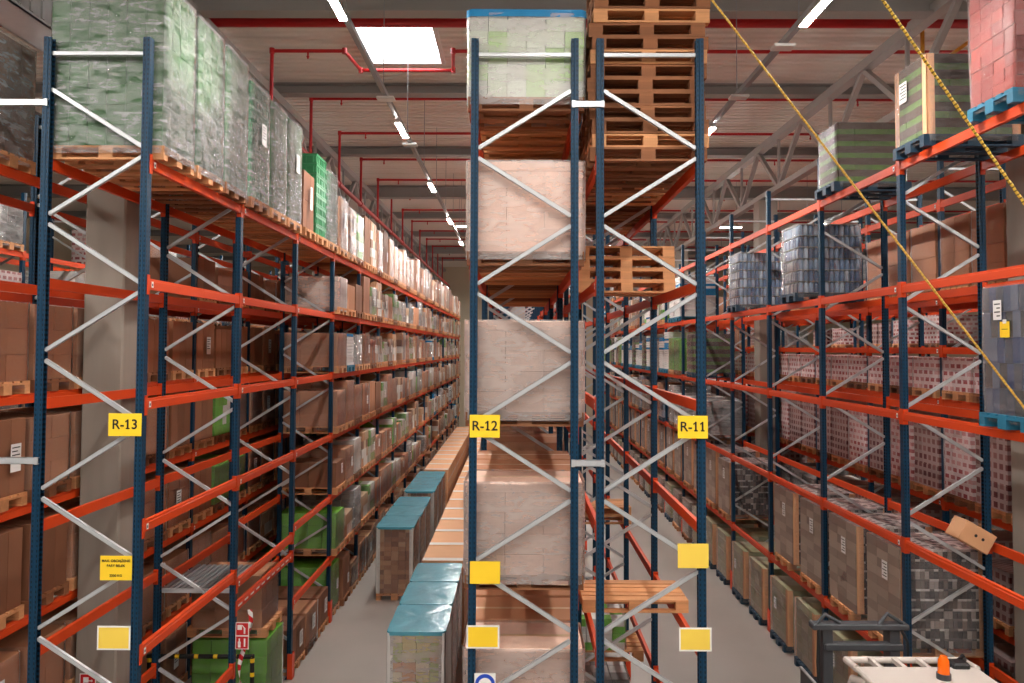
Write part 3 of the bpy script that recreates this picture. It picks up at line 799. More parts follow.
o=obj('sprinkler_main',b.mesh('sprinkler_main',[M_pipe])); tag(o,'red sprinkler main running back above rack R-13','sprinkler pipe','red sprinkler pipes under the roof')
r=empty('gas_pipe',(7.12,14.2,10.44)); tag(r,'amber pipe hanging from the roof behind the green tray load, with a slanted branch','pipe')
b=MB(); b.tube([(0,0,-.25),(0,0,ZC-10.44)],.035,10); obj('drop_pipe',b.mesh('drop_pipe',[mat('pipe_amber',S(196,130,30),.45)]),r)
b=MB(); b.tube([(0,0,-.1),(.8,0,.48),(2.,0,1.3-.6)],.035,10); obj('slanted_branch',b.mesh('slanted_branch',[D.materials['pipe_amber']]),r)
# light rows
def luminaire(x,y,z,label,along='y',ln=1.0,group='ceiling lights'):
    r=empty('led_luminaire',(x,y,z),rot=(0,0,0 if along=='y' else math.pi/2)); tag(r,label,'ceiling light',group)
    def mk1():
        b=MB(); b.prism([(-.05,.03),(.05,.03),(.035,.075),(-.035,.075)],-ln/2-.03,ln/2+.03,0,axis='y'); return b.mesh('housing',[M_white])
    def mk2():
        b=MB(); b.prism([(-.042,.016),(.042,.016),(.047,.03),(-.047,.03)],-ln/2,ln/2,0,axis='y'); return b.mesh('diffuser',[M_lamp])
    if along!='y':
        for q in (-.35,.35):
            b=MB(); b.tube([(0,q,.07),(0,q,ZC-z)],.006,6); obj('suspension_rod',b.mesh('suspension_rod',[M_galvd]),r)
    obj('housing',cached(('lh',ln),mk1),r); obj('diffuser',cached(('ld',ln),mk2),r)
def lightrow(x,z,y0,y1,ys,name):
    r=empty('lighting_rail',(x,y0,z)); tag(r,'long grey lighting rail above '+name,'lighting rail')
    b=MB(); b.box(-.035,0,.08,.035,y1-y0,.15); obj('rail',b.mesh('rail',[M_galvd]),r)
    y=y0+1.0
    while y<y1:
        b=MB(); b.tube([(0,y-y0,.15),(0,y-y0,ZC-z)],.008,6); obj('suspension_rod',b.mesh('suspension_rod',[M_galvd]),r); y+=2.8
    for y in ((12.85,15.8) if x<0 else (10.4,12.5)):
        b=MB(); b.cbox(-.14,-.1,.035,.14,.1,.078,.01); obj('junction_plate',b.mesh('junction_plate',[M_white]),r,(0,y-y0,0))
    for i,y in enumerate(ys):
        luminaire(x,y,z,'lit strip lamp above %s, %s from the front'%(name,ORD[i]))
yl=[-6.5,-1.2,4.1,9.15,14.65,19.9,25.2,30.5,35.8,41.1,46.4,51.7]
lightrow(-2.1,9.42,-8,54,yl,'the left aisle')
lightrow(3.42,9.35,-8,54,yl,'the right aisle')
lightrow(-8.35,9.42,-8,50,yl[:10],'the aisle beyond R-14')
lightrow(9.5,9.35,-8,50,yl[:10],'the aisle beyond the right racks')
# lamps across the cross aisle where the picture is taken from, and at the far cross aisle
for i,x in enumerate((-7.2,-4.6,.7,6.0,8.6)):
    luminaire(x,4.6,9.5,'strip lamp over the front cross aisle, %s from the left wall'%ORD[i],'x')
for i,x in enumerate((-1.55,7.1)):
    luminaire(x,27.6,9.62,'lit strip lamp lying crosswise over the %s aisle'%('left' if x<0 else 'far right'),'x')
# corrugated sheet duct hung over R-14
b=MB(); b.box(-.3,0,0,.3,9,.02); b.box(.28,0,0,.3,9,.62); b.box(-.3,0,0,-.28,9,.62); b.box(-.3,0,.6,.3,9,.62)
for i in range(36): b.box(.3,i*.25+.05,.05,.325,i*.25+.12,.6)
o=obj('sheet_metal_duct',b.mesh('sheet_metal_duct',[M_galv]),None,(-6.5,9.6,9.72)); tag(o,'ribbed sheet metal duct high up in the left corner','duct')

# ------------------------------------------------------------------ loads in the racks
def ordn(i): return ORD[min(i,len(ORD)-1)]
LVN={5:'top level',4:'second level down',3:'third level down',2:'fourth level down',1:'fifth level down',0:'sixth level down',-1:'floor level'}
LWN={4:'top level',3:'second level down',2:'third level down',1:'fourth level down',0:'fifth level down',-1:'floor level'}
SLN=['first slot','middle slot','last slot']
def slotY(d0,bay,s,n=3):
    c=(BAY-PD)/n
    return d0+bay*BAY+PD/2+c*(s+.5)
T13=[z+.056 for z in LV]; T10=[z+.056 for z in LW_]
def rl(rk,lev,bay,s,kind,h,**kw):
    """one load in a rack slot"""
    cfg={'R-13':(D13,-4.24,T13,LVN,1,'rack R-13'),'R-14':(D13,-6.03,T13,LVN,1,'rack behind R-13'),'R-12':(D13+.02,.085,T10,LWN,1,'rack R-12'),
         'R-11':(D13+.02,1.355,T13,LVN,1,'rack R-11'),'R-10':(D10-BAY,5.5,T10,LWN,-1,'right aisle rack'),'R-9':(D10,7.5,T10,LWN,-1,'rack behind right aisle'),
         'R-15':(D13,-10.65,T13,LVN,1,'far left rack'),'R-8':(D10,11.85,[z+.056 for z in [1.1,2.2,3.3,4.4,5.5,6.6,7.7]],{5:'second level down',2:'fifth level down',0:'seventh level down',1:'sixth level down',3:'fourth level down',4:'third level down',6:'top level',-1:'floor level'},-1,'far right rack')}[rk]
    d0,x,T,LN,ai,rn=cfg
    y=kw.pop('y',None); ns=kw.pop('n',3)
    if y is None: y=slotY(d0,bay,s,ns)
    z=T[lev] if lev>=0 else 0.
    where='%s, %s, %s bay %s'%(LN[lev],rn,ordn(bay-{'R-10':1,'R-8':3,'R-15':1,'R-9':1}.get(rk,0)),SLN[s] if ns==3 else ('first slot','last slot')[s])
    kw.setdefault('group','loads on the %s of %s'%(LN[lev],rn))
    return put_load(kind,x+kw.pop('dx',0),y,z,h=h,where=where,aisle=ai,**kw)
R=random.Random(5)
# --- R-13 top level
for s in range(3): rl('R-13',5,0,s,'greenwrap',1.72,w=1.17,l=.81,paper=None)
for s in range(3): rl('R-13',5,1,s,'crates' if s==0 else 'greenwrap',1.62,w=1.15,l=.8,seed=s*2,paper=(.05,1.1,.2,.3) if s!=1 else None)
rl('R-13',5,2,0,'kraftdark',1.0,w=1.12,l=.76,paper=(0,.7,.14,.4))
rl('R-13',5,2,1,'crates',1.5,w=1.14,l=.78,seed=1); rl('R-13',5,2,2,'crates',1.38,w=1.14,l=.78,seed=2)
rl('R-13',5,3,0,'kraftwrap',1.06,paper=(0,.75,.16,.3)); rl('R-13',5,3,1,'packs',1.0,paper=(.1,.8,.16,.3)); rl('R-13',5,3,2,'mixgreen',1.0)
for bay in range(4,16):
    for s in range(3):
        k=R.choices(['kraftwrap','kraft','kraftdark','packs','mix','whiteboard'],[3,1.5,6,4,1.2,.2])[0]
        rl('R-13',5,bay,s,k,R.uniform(.9,1.2),paper=(R.uniform(-.2,.2),.6,.15,.25) if R.random()<.4 and bay<9 else None)
# --- R-13 lower levels: the first three bays stand empty
lev_first={0:('lime',.7),4:('bigwrap',.62),3:('kraftwrap',.68),2:('kraftwrap',.72),1:('kraftdark',.5)}
for lev in (4,3,2,1,0):
    for bay in range(3,16):
        for s in range(3):
            if bay==3 and s==0 and lev in lev_first:
                k,h=lev_first[lev]
            else:
                if R.random()<.12: continue
                k=R.choices(['kraftwrap','kraft','mix','white','mixgreen','tallkraft','kraftdark','whiteboard','limewhite','layers'],[4,3,5,1.6,1.2,1.5,1,1.2,.5,.6])[0]; h=R.uniform(.5,.9)
            rl('R-13',lev,bay,s,k,h,paper=(R.uniform(-.15,.15),.5,.14,.2) if R.random()<.35 and bay<9 else None)
# --- R-13 ground level
put_load('lime',-4.28,12.78,0,w=1.12,l=.82,h=.98,label='lime green carton load on the floor behind the black and yellow rail',group='loads on the floor under R-13')
put_load('kraftwrap',-4.34,12.8,1.15,w=1.05,l=.8,h=.78,label='wrapped brown load standing on top of the lime green load',group='loads on the floor under R-13')
for s in range(3): rl('R-13',-1,2,s,'kraftdark' if s!=1 else 'kraft',.6,w=1.18,l=.8,dx=-.1,paper=(R.uniform(-.15,.15),.5,.2,.26))
rl('R-13',-1,3,0,'lime',.9,dx=-.1,paper=(.1,.6,.16,.2))
for bay in range(3,16):
    for s in range(3):
        if bay==3 and s==0: continue
        rl('R-13',-1,bay,s,R.choice(['kraftdark','mix','kraft','packs','kraftwrap']),R.uniform(.5,.85),dx=-.04,paper=(0,.5,.16,.2) if R.random()<.3 and bay<8 else None)
# --- R-14
for lev in range(-1,6):
    for bay in range(0,9):
        for s in range(3):
            p=R.random()
            if lev==4 and bay<2: continue
            if lev==4 and bay>=1 and p<.05: continue
            if lev==5:
                if bay>0 or s>0: continue
                k,h=('silver',1.25) if s==0 and bay==0 else ('kraft',1.1)
            elif lev==4: k,h=R.choice([('kraft',.62),('kraftdark',.7)])
            elif lev==3: k,h=(R.choice(['kraftwrap','kraft']),.86) if bay==0 else R.choice([('tallkraft',.72),('tallkraft',.8),('kraftdark',.7)])
            elif lev==2: k,h=R.choice([('kraft',.8),('kraftwrap',.85),('kraftdark',.82)]) if not (bay==2 and s==1) else ('limewhite',.7)
            elif lev==1: k,h=R.choice([('kraft',.85),('kraft',.8),('lime',.7) if bay>1 else ('kraft',.86),('kraftdark',.85)])
            elif lev==0: k,h=R.choice([('kraftwrap',.8),('kraft',.72),('mix',.5)])
            else: k,h=R.choice([('kraft',.8),('lime',.8),('kraftdark',.9)])
            rl('R-14',lev,bay,s,k,h,paper=(R.uniform(-.15,.15),.55,.18,.3) if R.random()<.25 else None)
# --- R-12 end bay and the bays behind it
blue_top=lambda root: (obj('top_sheet',wrap_mesh(M_bfilm,1.20,.81,.02,5,top=True,z0=.10),root,(0,0,.875)))
def r12(lev,bay,s,kind,h,**kw): rl('R-12',lev,bay,s,kind,h,w=kw.pop('w',1.19),l=kw.pop('l',.8),**kw)
r12(4,0,0,'palegreen',.86,extra=blue_top,label='green and white cartons under blue film, topmost in the R-12 end bay')
for s in (1,2): r12(4,0,s,'kraft',.8)
for lev in (3,2,1,0):
    for s in range(3): r12(lev,0,s,'bigwrap' if s==0 else 'bigbox',.93 if lev else .84,extra=(lambda root: obj('paper_label',paper_mesh(.24,.12),root,(-.06,-.408,.70),(0,0,math.pi/2))) if (lev==0 and s==1) else None)
for lev in (4,3,2,1,0):
    for bay in (1,2):
        for s in range(3): r12(lev,bay,s,R.choice(['bigbox','kraftwrap','kraft']),R.uniform(.7,.92))
for s in range(3): r12(-1,0,s,'kraftwrap',.95)
# --- R-10, the right aisle rack (bay 0 starts at 5.01)
rl('R-10',4,1,0,'redfilm',1.55,w=1.12,l=.8,y=8.37,dx=-.03)
rl('R-10',4,2,2,'tray',.92,w=1.05,l=.78,y=12.9,dx=-.03,paper=None)
rl('R-10',3,3,1,'bottles',1.2,w=1.08,l=.85,y=14.63,dx=-.05)
rl('R-10',3,4,2,'bottles',1.15,w=1.05,l=.85,y=18.45,dx=-.05)
rl('R-10',2,1,0,'darkbottles',1.3,w=1.1,l=.76,y=8.25,dx=-.03,paper=(.05,1.2,.14,.2),extra=lambda root: obj('yellow_note',cached('ynote',lambda: yellow_note()),root,(-(1.1/2+.05),-.08,1.0)))
def corners(w,l,h):
    def f(root):
        for sx in (-1,1):
            for sy in (-1,1):
                rot=math.atan2(-sy,-sx)-math.pi/4
                obj('corner_post',corner_mesh(M_kraftl,h,.1),root,(sx*(w/2+.012),sy*(l/2+.012),0),(0,0,rot))
    return f
rl('R-10',4,1,2,'tray',.98,w=1.1,l=.78,y=10.12,dx=-.03,paper=(.12,.8,.2,.26),extra=corners(1.1,.78,.98))
def r10e(y,l,h=1.27,bay=0,s=0,k='cans'):
    rl('R-10',0,bay,s,k,h,w=1.08,l=l,y=y,n=2,dx=.04,extra=corners(1.08,l,h),paper=(-.1,1.05,.16,.24))
r10e(11.22,.98,bay=2,s=0); r10e(12.6,1.02,bay=2,s=1); r10e(13.95,.95,bay=3,s=0); r10e(15.35,1.05,bay=3,s=1)
for bay in range(5,14):
    for s in range(2): r10e(slotY(D10-BAY,bay,s,2),1.0,1.2+.1*(s%2),bay,s,'cans' if bay<8 else 'cansgrey')
for bay in range(1,14):
    for s in range(2):
        y=slotY(D10-BAY,bay,s,2)
        l=.98; ex=corners(1.1,l,1.0) if bay<6 else None
        rl('R-10',-1,bay,s,'olive' if bay<6 else R.choice(['olive','cansgrey']),1.0,w=1.1,l=l,n=2,dx=-.02,extra=ex,paper=(.1,.75,.14,.2) if s else None)
for lev,kinds in ((1,['cansgrey','white','kraft','bottles']),(2,['cansgrey','layers','lime','tray','mix']),(3,['white','layers','limewhite','kraftwrap','mix']),(4,['kraftwrap','white'])):
    for bay in range(6,16):
        for s in range(3):
            if lev==4 and bay<12: continue
            if R.random()<.3: continue
            rl('R-10',lev,bay,s,R.choice(kinds),R.uniform(.8,1.25),l=.8)
# --- R-9
for bay in range(1,12):
    for s in range(3):
        if bay<4 and s<3: rl('R-9',3,bay,s,'kraft',1.12,l=.82) if bay<3 else None
        elif R.random()<.35: rl('R-9',3,bay,s,R.choice(['kraft','white']),1.0)
        if bay>0: rl('R-9',2,bay,s,'redcart',.52,l=.84)
        rl('R-9',1,bay,s,'redcart2' if (bay+s)%3 else 'redcart',1.1,l=.82)
        rl('R-9',0,bay,s,R.choice(['white','bottles','redcart2','white']),R.uniform(.7,1.1))
        if bay<8: rl('R-9',-1,bay,s,R.choice(['kraft','redcart2','olive']),1.0)
# --- R-8 and R-15, far off across the next aisles
for bay in range(3,13):
    for lev in (0,1,2,3,4,5,6):
        for s in range(3):
            if R.random()<(.55 if lev>=3 else .3): continue
            rl('R-8',lev,bay,s,R.choice(['redcart','redcart2','white','kraft']),R.uniform(.55,.8))
for bay in range(1,11):
    for lev in range(-1,6):
        for s in range(3):
            if lev==5 and R.random()<.5: continue
            if R.random()<.12: continue
            rl('R-15',lev,bay,s,R.choice(['white','white','whiteboard','bottles','kraftwrap','redcart']),R.uniform(.6,.92))

# --- empty pallets in R-11
def pallet_parts(root,m):
    # deck, blocks and bottom boards of one pallet
    b=MB()
    for y,w in ((-.4,.145),(-.2115,.1),(-.0725,.145),(.1115,.1),(.255,.145)): b.box(-.6,y,.122,.6,y+w,.144)
    for x in (-.6,-.0725,.455): b.box(x,-.4,.1,x+.145,.4,.122)
    yield 'top_deck',b
    for y,w in ((-.4,.1),(-.0725,.145),(.3,.1)):
        for x in (-.6,-.0725,.455):
            b=MB(); b.box(x,y,.022,x+.145,y+w,.1); yield 'block',b
        b=MB(); b.box(-.6,y,0,.6,y+w,.022); yield 'bottom_board',b
PP={}
def empty_pallet(x,y,z,label,group,m=M_wood,yaw=0.,parts=True):
    if not parts:
        o=obj('wooden_pallet',pallet_mesh(m),None,(x,y,z),(0,0,yaw)); tag(o,label,'pallet',group); return
    r=empty('wooden_pallet',(x,y,z),rot=(0,0,yaw)); tag(r,label,'pallet',group)
    if m.name not in PP: PP[m.name]=[(n,b.mesh(n,[m])) for n,b in pallet_parts(None,m)]
    for n,me in PP[m.name]: obj(n,me,r)
for si in range(6):
    y=slotY(D13+.02,si//3,si%3); nn=14 if si==0 else 5
    for k in range(nn):
        lab='wooden pallet, %s from the bottom of the front stack on top of R-11'%ORD[k] if si==0 else 'wooden pallet, %s up in the %s stack back on top of R-11'%(ORD[k],ORD[si])
        dx=(0,.02,.015,-.01,-.02,-.03,.0,.0,.02,-.01,.03,.035,.04,.03)[k] if si==0 else R.uniform(-.03,.03)
        empty_pallet(1.35+dx,y+R.uniform(-.015,.015),T13[5]+k*.1445,lab,'stacked empty pallets in R-11',M_wooddk if R.random()<.75 else M_wood,R.uniform(-.015,.015),si==0)
y=slotY(D13+.02,0,2)-.35
for k in range(4):
    empty_pallet(1.36+R.uniform(-.008,.008),10.5,T13[4]+k*.1445,'light wooden pallet, %s up in the stack of four in R-11'%ORD[k],'stack of four pallets in R-11',M_wood,R.uniform(-.006,.006))
empty_pallet(1.36,9.78,T13[1],'single empty wooden pallet lying on the low beams of R-11','single pallets in R-11',M_wood,0.)
for k in range(2): empty_pallet(1.36,14.45,T13[1]+k*.1445,'%s of two wooden pallets on low beams in the third bay of R-11'%('lower','upper')[k],'single pallets in R-11',M_wood,.02)
put_load('limewhite',1.13,11.6,T13[0],w=.7,l=.78,h=.42,seed=2,label='green and white printed cartons low in the second bay of R-11')
put_load('white',1.1,12.1,0,w=1.0,l=.8,h=.7,label='grey wrapped load on the floor under the printed green cartons in R-11')

# ------------------------------------------------------------------ floor rows in the left aisle
def turq(x,y,label,h=1.42,first=False):
    l,w=1.16,.78
    def ex(root):
        obj('top_sheet',wrap_mesh(M_turq,w+.01,l+.01,.001,NL%3,top=True,z0=.105,amp=.012),root,(0,0,h+.012))
        for sx in (-1,1):
            for sy in (-1,1):
                obj('corner_post',corner_mesh(M_white,h,.085),root,(sx*(w/2+.016),sy*(l/2+.016),0),(0,0,math.atan2(-sy,-sx)-math.pi/4))
    put_load('packs' if not first else 'fruit',x,y,0,w=w,l=l,h=h,alongx=False,label=label,group='turquoise-topped loads on the aisle floor',extra=ex,seed=4)
def brownbox(x,y,label,h=1.42):
    w,l=.79,1.17
    root=empty('floor_box_load',(x,y,0)); tag(root,label,'pallet load','brown boxes in a row on the aisle floor')
    obj('pallet',pallet_mesh(M_wood,False),root)
    def mk():
        b=MB(); b.cbox(-w/2,-l/2,PH,w/2,l/2,PH+h,.008)
        b.box(-w/2+.012,-l/2-.001,PH+.02,w/2-.012,-l/2+.0,PH+h-.06); b.box(-w/2,-l/2+.01,PH+h,w/2,-l/2+.2,PH+h+.002,1)
        for k in range(3): b.box(-w/2-.001,-l/2+.02,PH+.1+k*.45,w/2+.001,l/2-.02,PH+.13+k*.45,1)
        return b.mesh('carton',[M_kraftl,M_white])
    obj('carton',cached('bbx',mk),root)
y=12.2
for i in range(3):
    turq(-1.4,y,'turquoise-topped load, %s in the floor row beside R-12'%ORD[i],1.36,i==0); y+=1.24
y+=.05
for i in range(18):
    brownbox(-1.36,y,'brown floor box, %s back in the row beside R-12'%ORD[i],1.4); y+=1.22
for i in range(2): turq(-1.4,y,'turquoise-topped load, %s of the far pair beside R-12'%('nearer','farther')[i],1.4); y+=1.24
y=18.62
for i in range(3): turq(-2.66,y,'turquoise-topped load, %s in the middle floor row of the left aisle'%ORD[i]); y+=1.24
y+=.45
for i in range(3): turq(-2.66,y+.3,'turquoise-topped load, %s in the second group of the middle row'%ORD[i]); y+=1.24
y+=.9
for i in range(12):
    brownbox(-2.62,y,'brown floor box, %s back in the middle row of the left aisle'%ORD[i],1.4); y+=1.22

# ------------------------------------------------------------------ things low on the left
# ribbed steel deck on the low beams of the second bay
r=empty('steel_deck',(-4.287,11.70,2.22)); tag(r,'ribbed grey steel deck lying low in the second bay of R-13','shelf deck')
b=MB()
for i in range(12):
    x=-.475+i*.079; b.box(x,-.62,0,x+.05,.62,.04); b.box(x+.05,-.62,0,x+.079,.62,.012)
obj('ribs',b.mesh('ribs',[M_galvd]),r)
b=MB(); b.box(-.475,-.64,-.01,.475,-.615,.045); obj('edge_strip',b.mesh('edge_strip',[M_galv]),r)
# black and yellow guard rail
r=empty('guard_rail',(-4.6,12.0,0)); tag(r,'black tubular guard rail with yellow bands in front of the green load','guard rail')
b=MB(); b.tube([(-.75,0,1.02),(.78,0,1.02)],.032,12); obj('top_rail',b.mesh('top_rail',[M_hazr]),r)
for x in (-.72,.78):
    b=MB(); b.tube([(x,0,0),(x,0,1.05)],.032,12); b.tube([(x,0,0),(x,0,.012)],.09,12); obj('post',b.mesh('post',[M_haz]),r)
# fire sign on the column and pair of signs on the second upright
def fire_sign(x,y,z,s,label,kind):
    r=empty('fire_sign',(x,y,z)); tag(r,label,'sign')
    b=MB(); b.cbox(-s/2,-.002,-s/2,s/2,.002,s/2,.0008); obj('panel',b.mesh('panel',[M_signw]),r)
    b=MB(); b.box(-s*.45,-.0035,-s*.45,s*.45,-.002,s*.45); obj('face',b.mesh('face',[M_red]),r)
    b=MB()
    if kind==0:
        b.box(-s*.27,-.005,-.04*s,.05*s,-.0035,s*.28); b.box(-s*.27,-.005,-.3*s,-.2*s,-.0035,0); b.box(.05*s,-.005,.04*s,.2*s,-.0035,.1*s); b.disc((.24*s,.07*s),.07*s,-.0048,12)
    elif kind==1:
        b.box(-s*.36,-.005,-.05*s,-.02*s,-.0035,s*.32); b.box(.12*s,-.005,-.35*s,.25*s,-.0035,.1*s); b.bar((.0,-.004,.3*s),(.2*s,-.004,.05*s),.002,.07*s,0,up=(1,0,0))
    else:
        b.disc((-.2*s,.0),.12*s,-.005,14); b.box(-.3*s,-.005,-.36*s,-.1*s,-.0035,.0); b.box(-.25*s,-.005,.1*s,-.15*s,-.0035,.3*s); b.box(.14*s,-.005,-.3*s,.26*s,-.0035,.3*s)
    obj('pictogram',b.mesh('pictogram',[M_signw]),r)
fire_sign(-5.22,10.09,1.42,.2,'red square fire hose sign on the left concrete column',0)
fire_sign(-3.62,10.93,1.78,.175,'upper of two small red fire signs on the second R-13 upright',1)
fire_sign(-3.62,10.93,1.605,.175,'lower of two small red fire signs on the second R-13 upright',2)
# red and white barrier tape
b=MB(); V=[];F=[]; n=60
for i in range(n+1):
    t=i/n; z=1.98-1.55*t; x=.05*math.cos(t*4)-.03+.03*math.sin(t*11); a=t*9
    cx,cy=x,.05*math.cos(t*6); w=.03
    V+= [(cx-w*math.cos(a),cy-w*math.sin(a),z),(cx+w*math.cos(a),cy+w*math.sin(a),z+.005)]
F=[(2*i,2*i+1,2*i+3,2*i+2) for i in range(n)]; b.add(V,F,0,True)
o=obj('barrier_tape',b.mesh('barrier_tape',[M_tapeRW]),None,(-3.6,11.05,0))
md=o.modifiers.new('thick','SOLIDIFY'); md.thickness=.0015
tag(o,'twisted red and white barrier tape hanging beside the fire signs','tape')
# crumpled clear bag with tape at its foot
b=MB(); V=[];F=[];nu,nv=20,12
for j in range(nv+1):
    for i in range(nu):
        th=2*math.pi*i/nu; ph=math.pi*j/nv; d=Vector((math.sin(ph)*math.cos(th),math.sin(ph)*math.sin(th),math.cos(ph)))
        rr=1+.25*noise.noise(d*3.1); V.append((d.x*.3*rr,d.y*.25*rr,.42+d.z*.42*rr if d.z*rr>-1 else 0))
F=[(j*nu+i,j*nu+(i+1)%nu,(j+1)*nu+(i+1)%nu,(j+1)*nu+i) for j in range(nv) for i in range(nu)]
b.add(V,F,0,True)
o=obj('plastic_sack',b.mesh('plastic_sack',[mat('sack_film',S(206,196,190),.3,var=.25,nscale=9,bump=.8,bscale=14)]),None,(-3.85,11.45,0)); tag(o,'crumpled pale plastic sack with tape scraps at the foot of the second upright','sack')

# ------------------------------------------------------------------ things on the right
# carton wedged on a brace
b=MB(); b.cbox(-.21,-.16,-.13,.21,.16,.13,.006)
r=empty('carton_box',(5.79,10.52,3.16),rot=(0,.52,0)); tag(r,'small brown carton with two holes propped on the end brace','carton')
obj('box',b.mesh('box',[M_kraftl]),r)
b=MB()
for x in (-.03,.07):
    b.tube([(x,-.1605,.01),(x,-.158,.01)],.02,12)
obj('hand_hole',b.mesh('hand_hole',[M_black]),r)
# reach truck
r=empty('forklift',(3.95,7.38,0)); r.scale=(1,1,1.075); tag(r,'ivory forklift with orange beacon parked by the right aisle rack','forklift')
b=MB(); b.prism([(-1.3,.18),(.85,.18),(.95,.5),(.9,.95),(.2,1.0),(-.2,.75),(-.75,.75),(-.85,1.3),(-1.25,1.25)],-.58,.58,0,axis='x'); obj('body',b.mesh('body',[M_truck]),r)
b=MB(); b.cbox(-.32,-.72,.76,.25,-.2,.9,.03); b.cbox(-.32,-.8,.85,.25,-.68,1.4,.03); obj('seat',b.mesh('seat',[M_black]),r)
for sx in (-1,1):
    b=MB(); b.tube([(sx*.6,1.15,1.0),(sx*.6,1.08,1.85),(sx*.585,.9,2.08),(sx*.56,.6,2.14)],.035,10); obj('guard_pillar',b.mesh('guard_pillar',[M_truck]),r)
    b=MB(); b.tube([(sx*.58,-1.0,1.2),(sx*.58,-.95,2.0),(sx*.56,-.8,2.14)],.035,10); obj('guard_pillar',b.mesh('guard_pillar',[M_truck]),r)
b=MB(); b.cbox(-.6,-.85,2.12,.6,.82,2.17,.015)
for x in (-.6,-.36,-.12,.12,.36,.58): b.box(x,.8,2.12,x+.045,1.1,2.16)
b.tube([(-.58,1.1,2.13),(.61,1.1,2.13)],.03,10); b.tube([(-.58,.82,2.15),(-.58,1.1,2.13)],.03,8); b.tube([(.61,.82,2.15),(.61,1.1,2.13)],.03,8)
obj('overhead_guard',b.mesh('overhead_guard',[M_truck]),r,(0,0,.05))
b=MB(); b.tube([(0,0,0),(0,0,.05)],.065,16,1); b.tube([(0,0,.05),(0,0,.16),(0,0,.2)],[.055,.05,.03],16,0)
obj('beacon',b.mesh('beacon',[M_amber,M_dgrey]),r,(.12,.52,2.22))
b=MB(); b.tube([(-.1,.3,0),(.05,.35,.09),(.12,.45,.02)],.02,8); b.cbox(-.12,.2,0,.05,.36,.07,.02); obj('work_lamp',b.mesh('work_lamp',[M_black]),r,(.46,.55,2.2))
for x in (-.68,.02):
    b=MB(); b.box(x-.05,1.3,.06,x+.05,1.42,2.42); b.box(x-.035,1.42,.06,x+.035,1.5,2.36); obj('mast_channel',b.mesh('mast_channel',[M_dgrey]),r)
b=MB(); b.cbox(-.85,1.26,2.4,.16,1.4,2.46,.012); b.tube([(-.8,1.3,2.45),(-.7,1.32,2.54),(-.55,1.3,2.46)],.02,8); b.tube([(-.15,1.3,2.45),(-.05,1.32,2.55),(.1,1.3,2.46)],.02,8); obj('mast_head',b.mesh('mast_head',[M_dgrey]),r)
b=MB(); b.cbox(-.72,1.27,2.2,.1,1.38,2.27,.012); obj('cross_bar',b.mesh('cross_bar',[M_dgrey]),r)
for pts,rr in (([(.05,1.28,2.45),(.13,1.26,2.3),(.14,1.26,2.05),(.06,1.3,1.8)],.016),([(-.78,1.28,2.42),(-.8,1.26,2.1),(-.76,1.28,1.2)],.02)):
    b=MB(); b.tube(pts,rr,8); obj('hose',b.mesh('hose',[M_black]),r)
b=MB(); b.box(-.66,1.5,.25,.0,1.56,.75); obj('fork_carriage',b.mesh('fork_carriage',[M_dgrey]),r)
for x in (-.6,-.12):
    b=MB(); b.box(x,1.56,.06,x+.1,1.6,.7); b.box(x,1.56,.06,x+.1,2.5,.1); obj('fork',b.mesh('fork',[M_dgrey]),r)
for (x,y,rr) in ((-.48,.7,.2),(.48,.7,.2),(-.45,-.95,.2),(.45,-.95,.2)):
    b=MB(); b.tube([(x-.08,y,rr),(x+.08,y,rr)],rr,20); obj('wheel',b.mesh('wheel',[M_black]),r)
# dark board standing along the rack foot
b=MB(); b.box(-.012,-1.4,0,.012,1.0,.9); b.box(-.016,-1.42,.88,.016,1.02,.905,1); b.box(-.06,-1.2,0,.06,-1.1,.03); b.box(-.06,.7,0,.06,.8,.03)
o=obj('kick_board',b.mesh('kick_board',[M_dgrey,M_galv]),None,(4.15,11.06,0)); tag(o,'dark grey board with pale edge standing on the floor beside the forklift','board')
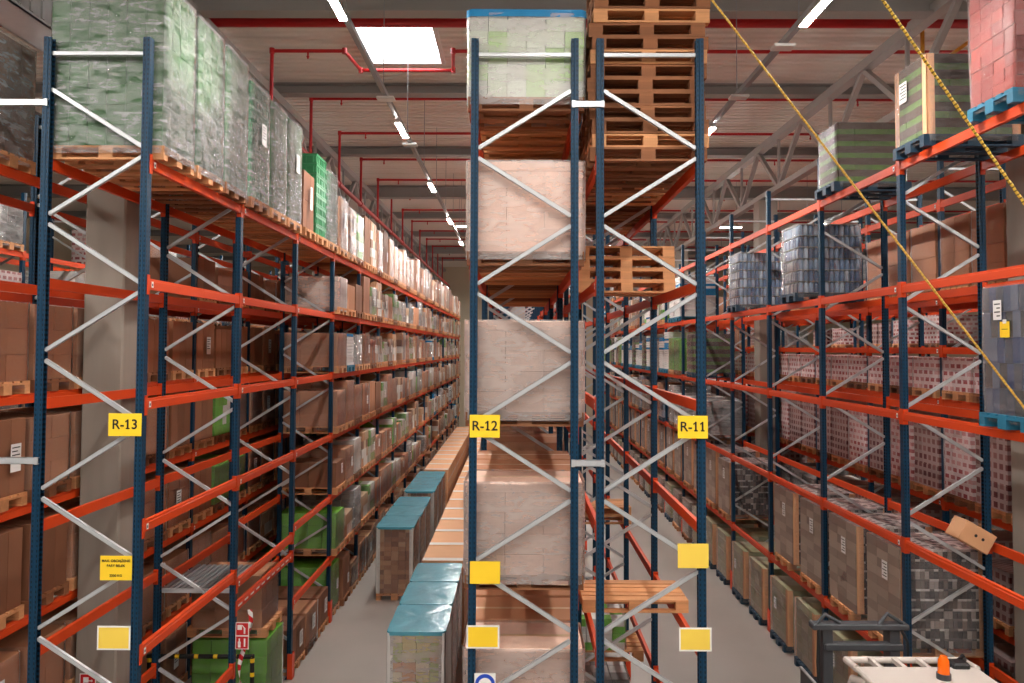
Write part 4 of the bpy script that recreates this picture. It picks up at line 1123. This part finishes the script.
# ropes
def rope(name,label,a,c,rad,m):
    a=Vector(a); c=Vector(c); d=c-a; L=d.length
    o=empty(name,a); b=MB()
    n=int(L/.05); 
    for ph in (0,2.094,4.189):
        pts=[]
        for i in range(n+1):
            t=L*i/n; an=t*2*math.pi/.16+ph; pts.append((rad*.55*math.cos(an),rad*.55*math.sin(an),t))
        b.tube(pts,rad*.62,6,0)
    me=b.mesh('rope',[m]); q=Vector((0,0,1)).rotation_difference(d.normalized())
    D.objects.remove(o)
    o=D.objects.new(name,me); o.location=a; o.rotation_mode='QUATERNION'; o.rotation_quaternion=q; link(o)
    tag(o,label,'rope')
rope('rope','thin amber rope slanting down to the black and yellow post',(-2.56,3.0,11.2),(1.897,3.0,5.24),.0042,M_rope)
rope('rope','dotted yellow rope slanting across the red load',(-1.578,3.0,11.2),(5.248,3.0,1.0),.0058,M_ropeb)
b=MB(); b.cbox(-.04,-.04,0,.04,.04,5.3,.006); b.cbox(-.15,-.15,0,.15,.15,.02,.004)
o=obj('hazard_post',b.mesh('hazard_post',[M_haz]),None,(1.92,3.0,0)); tag(o,'black and yellow striped post where the amber rope ends','post')

# ------------------------------------------------------------------ camera, world, view
M3=[[0.99998,0.00575,0.004],[-0.0059,0.99925,0.03829],[-0.00377,-0.03831,0.99926]]
rt,fw,up=[Vector(v) for v in M3]
cam=D.cameras.new('camera'); cam.sensor_width=36; cam.lens=815.69/1024*36; cam.shift_y=-24.18/1024; cam.clip_end=300
co=D.objects.new('camera',cam); mw=Matrix(((rt.x,up.x,-fw.x,0),(rt.y,up.y,-fw.y,0),(rt.z,up.z,-fw.z,5.506),(0,0,0,1)))
co.matrix_world=mw; COL.objects.link(co); SC.camera=co
w=D.worlds.new('world'); SC.world=w; w.use_nodes=True
bg=w.node_tree.nodes['Background']; bg.inputs['Color'].default_value=(1,.97,.94,1); bg.inputs['Strength'].default_value=.15
SC.view_settings.view_transform='Standard'; SC.view_settings.look='None'; SC.view_settings.gamma=1; SC.view_settings.exposure=0; SC.view_settings.use_curve_mapping=False
SC.cycles.max_bounces=8; SC.cycles.diffuse_bounces=4; SC.cycles.transparent_max_bounces=12; SC.cycles.sample_clamp_indirect=6
print('LOADS',NL,'OBJECTS',len(D.objects))
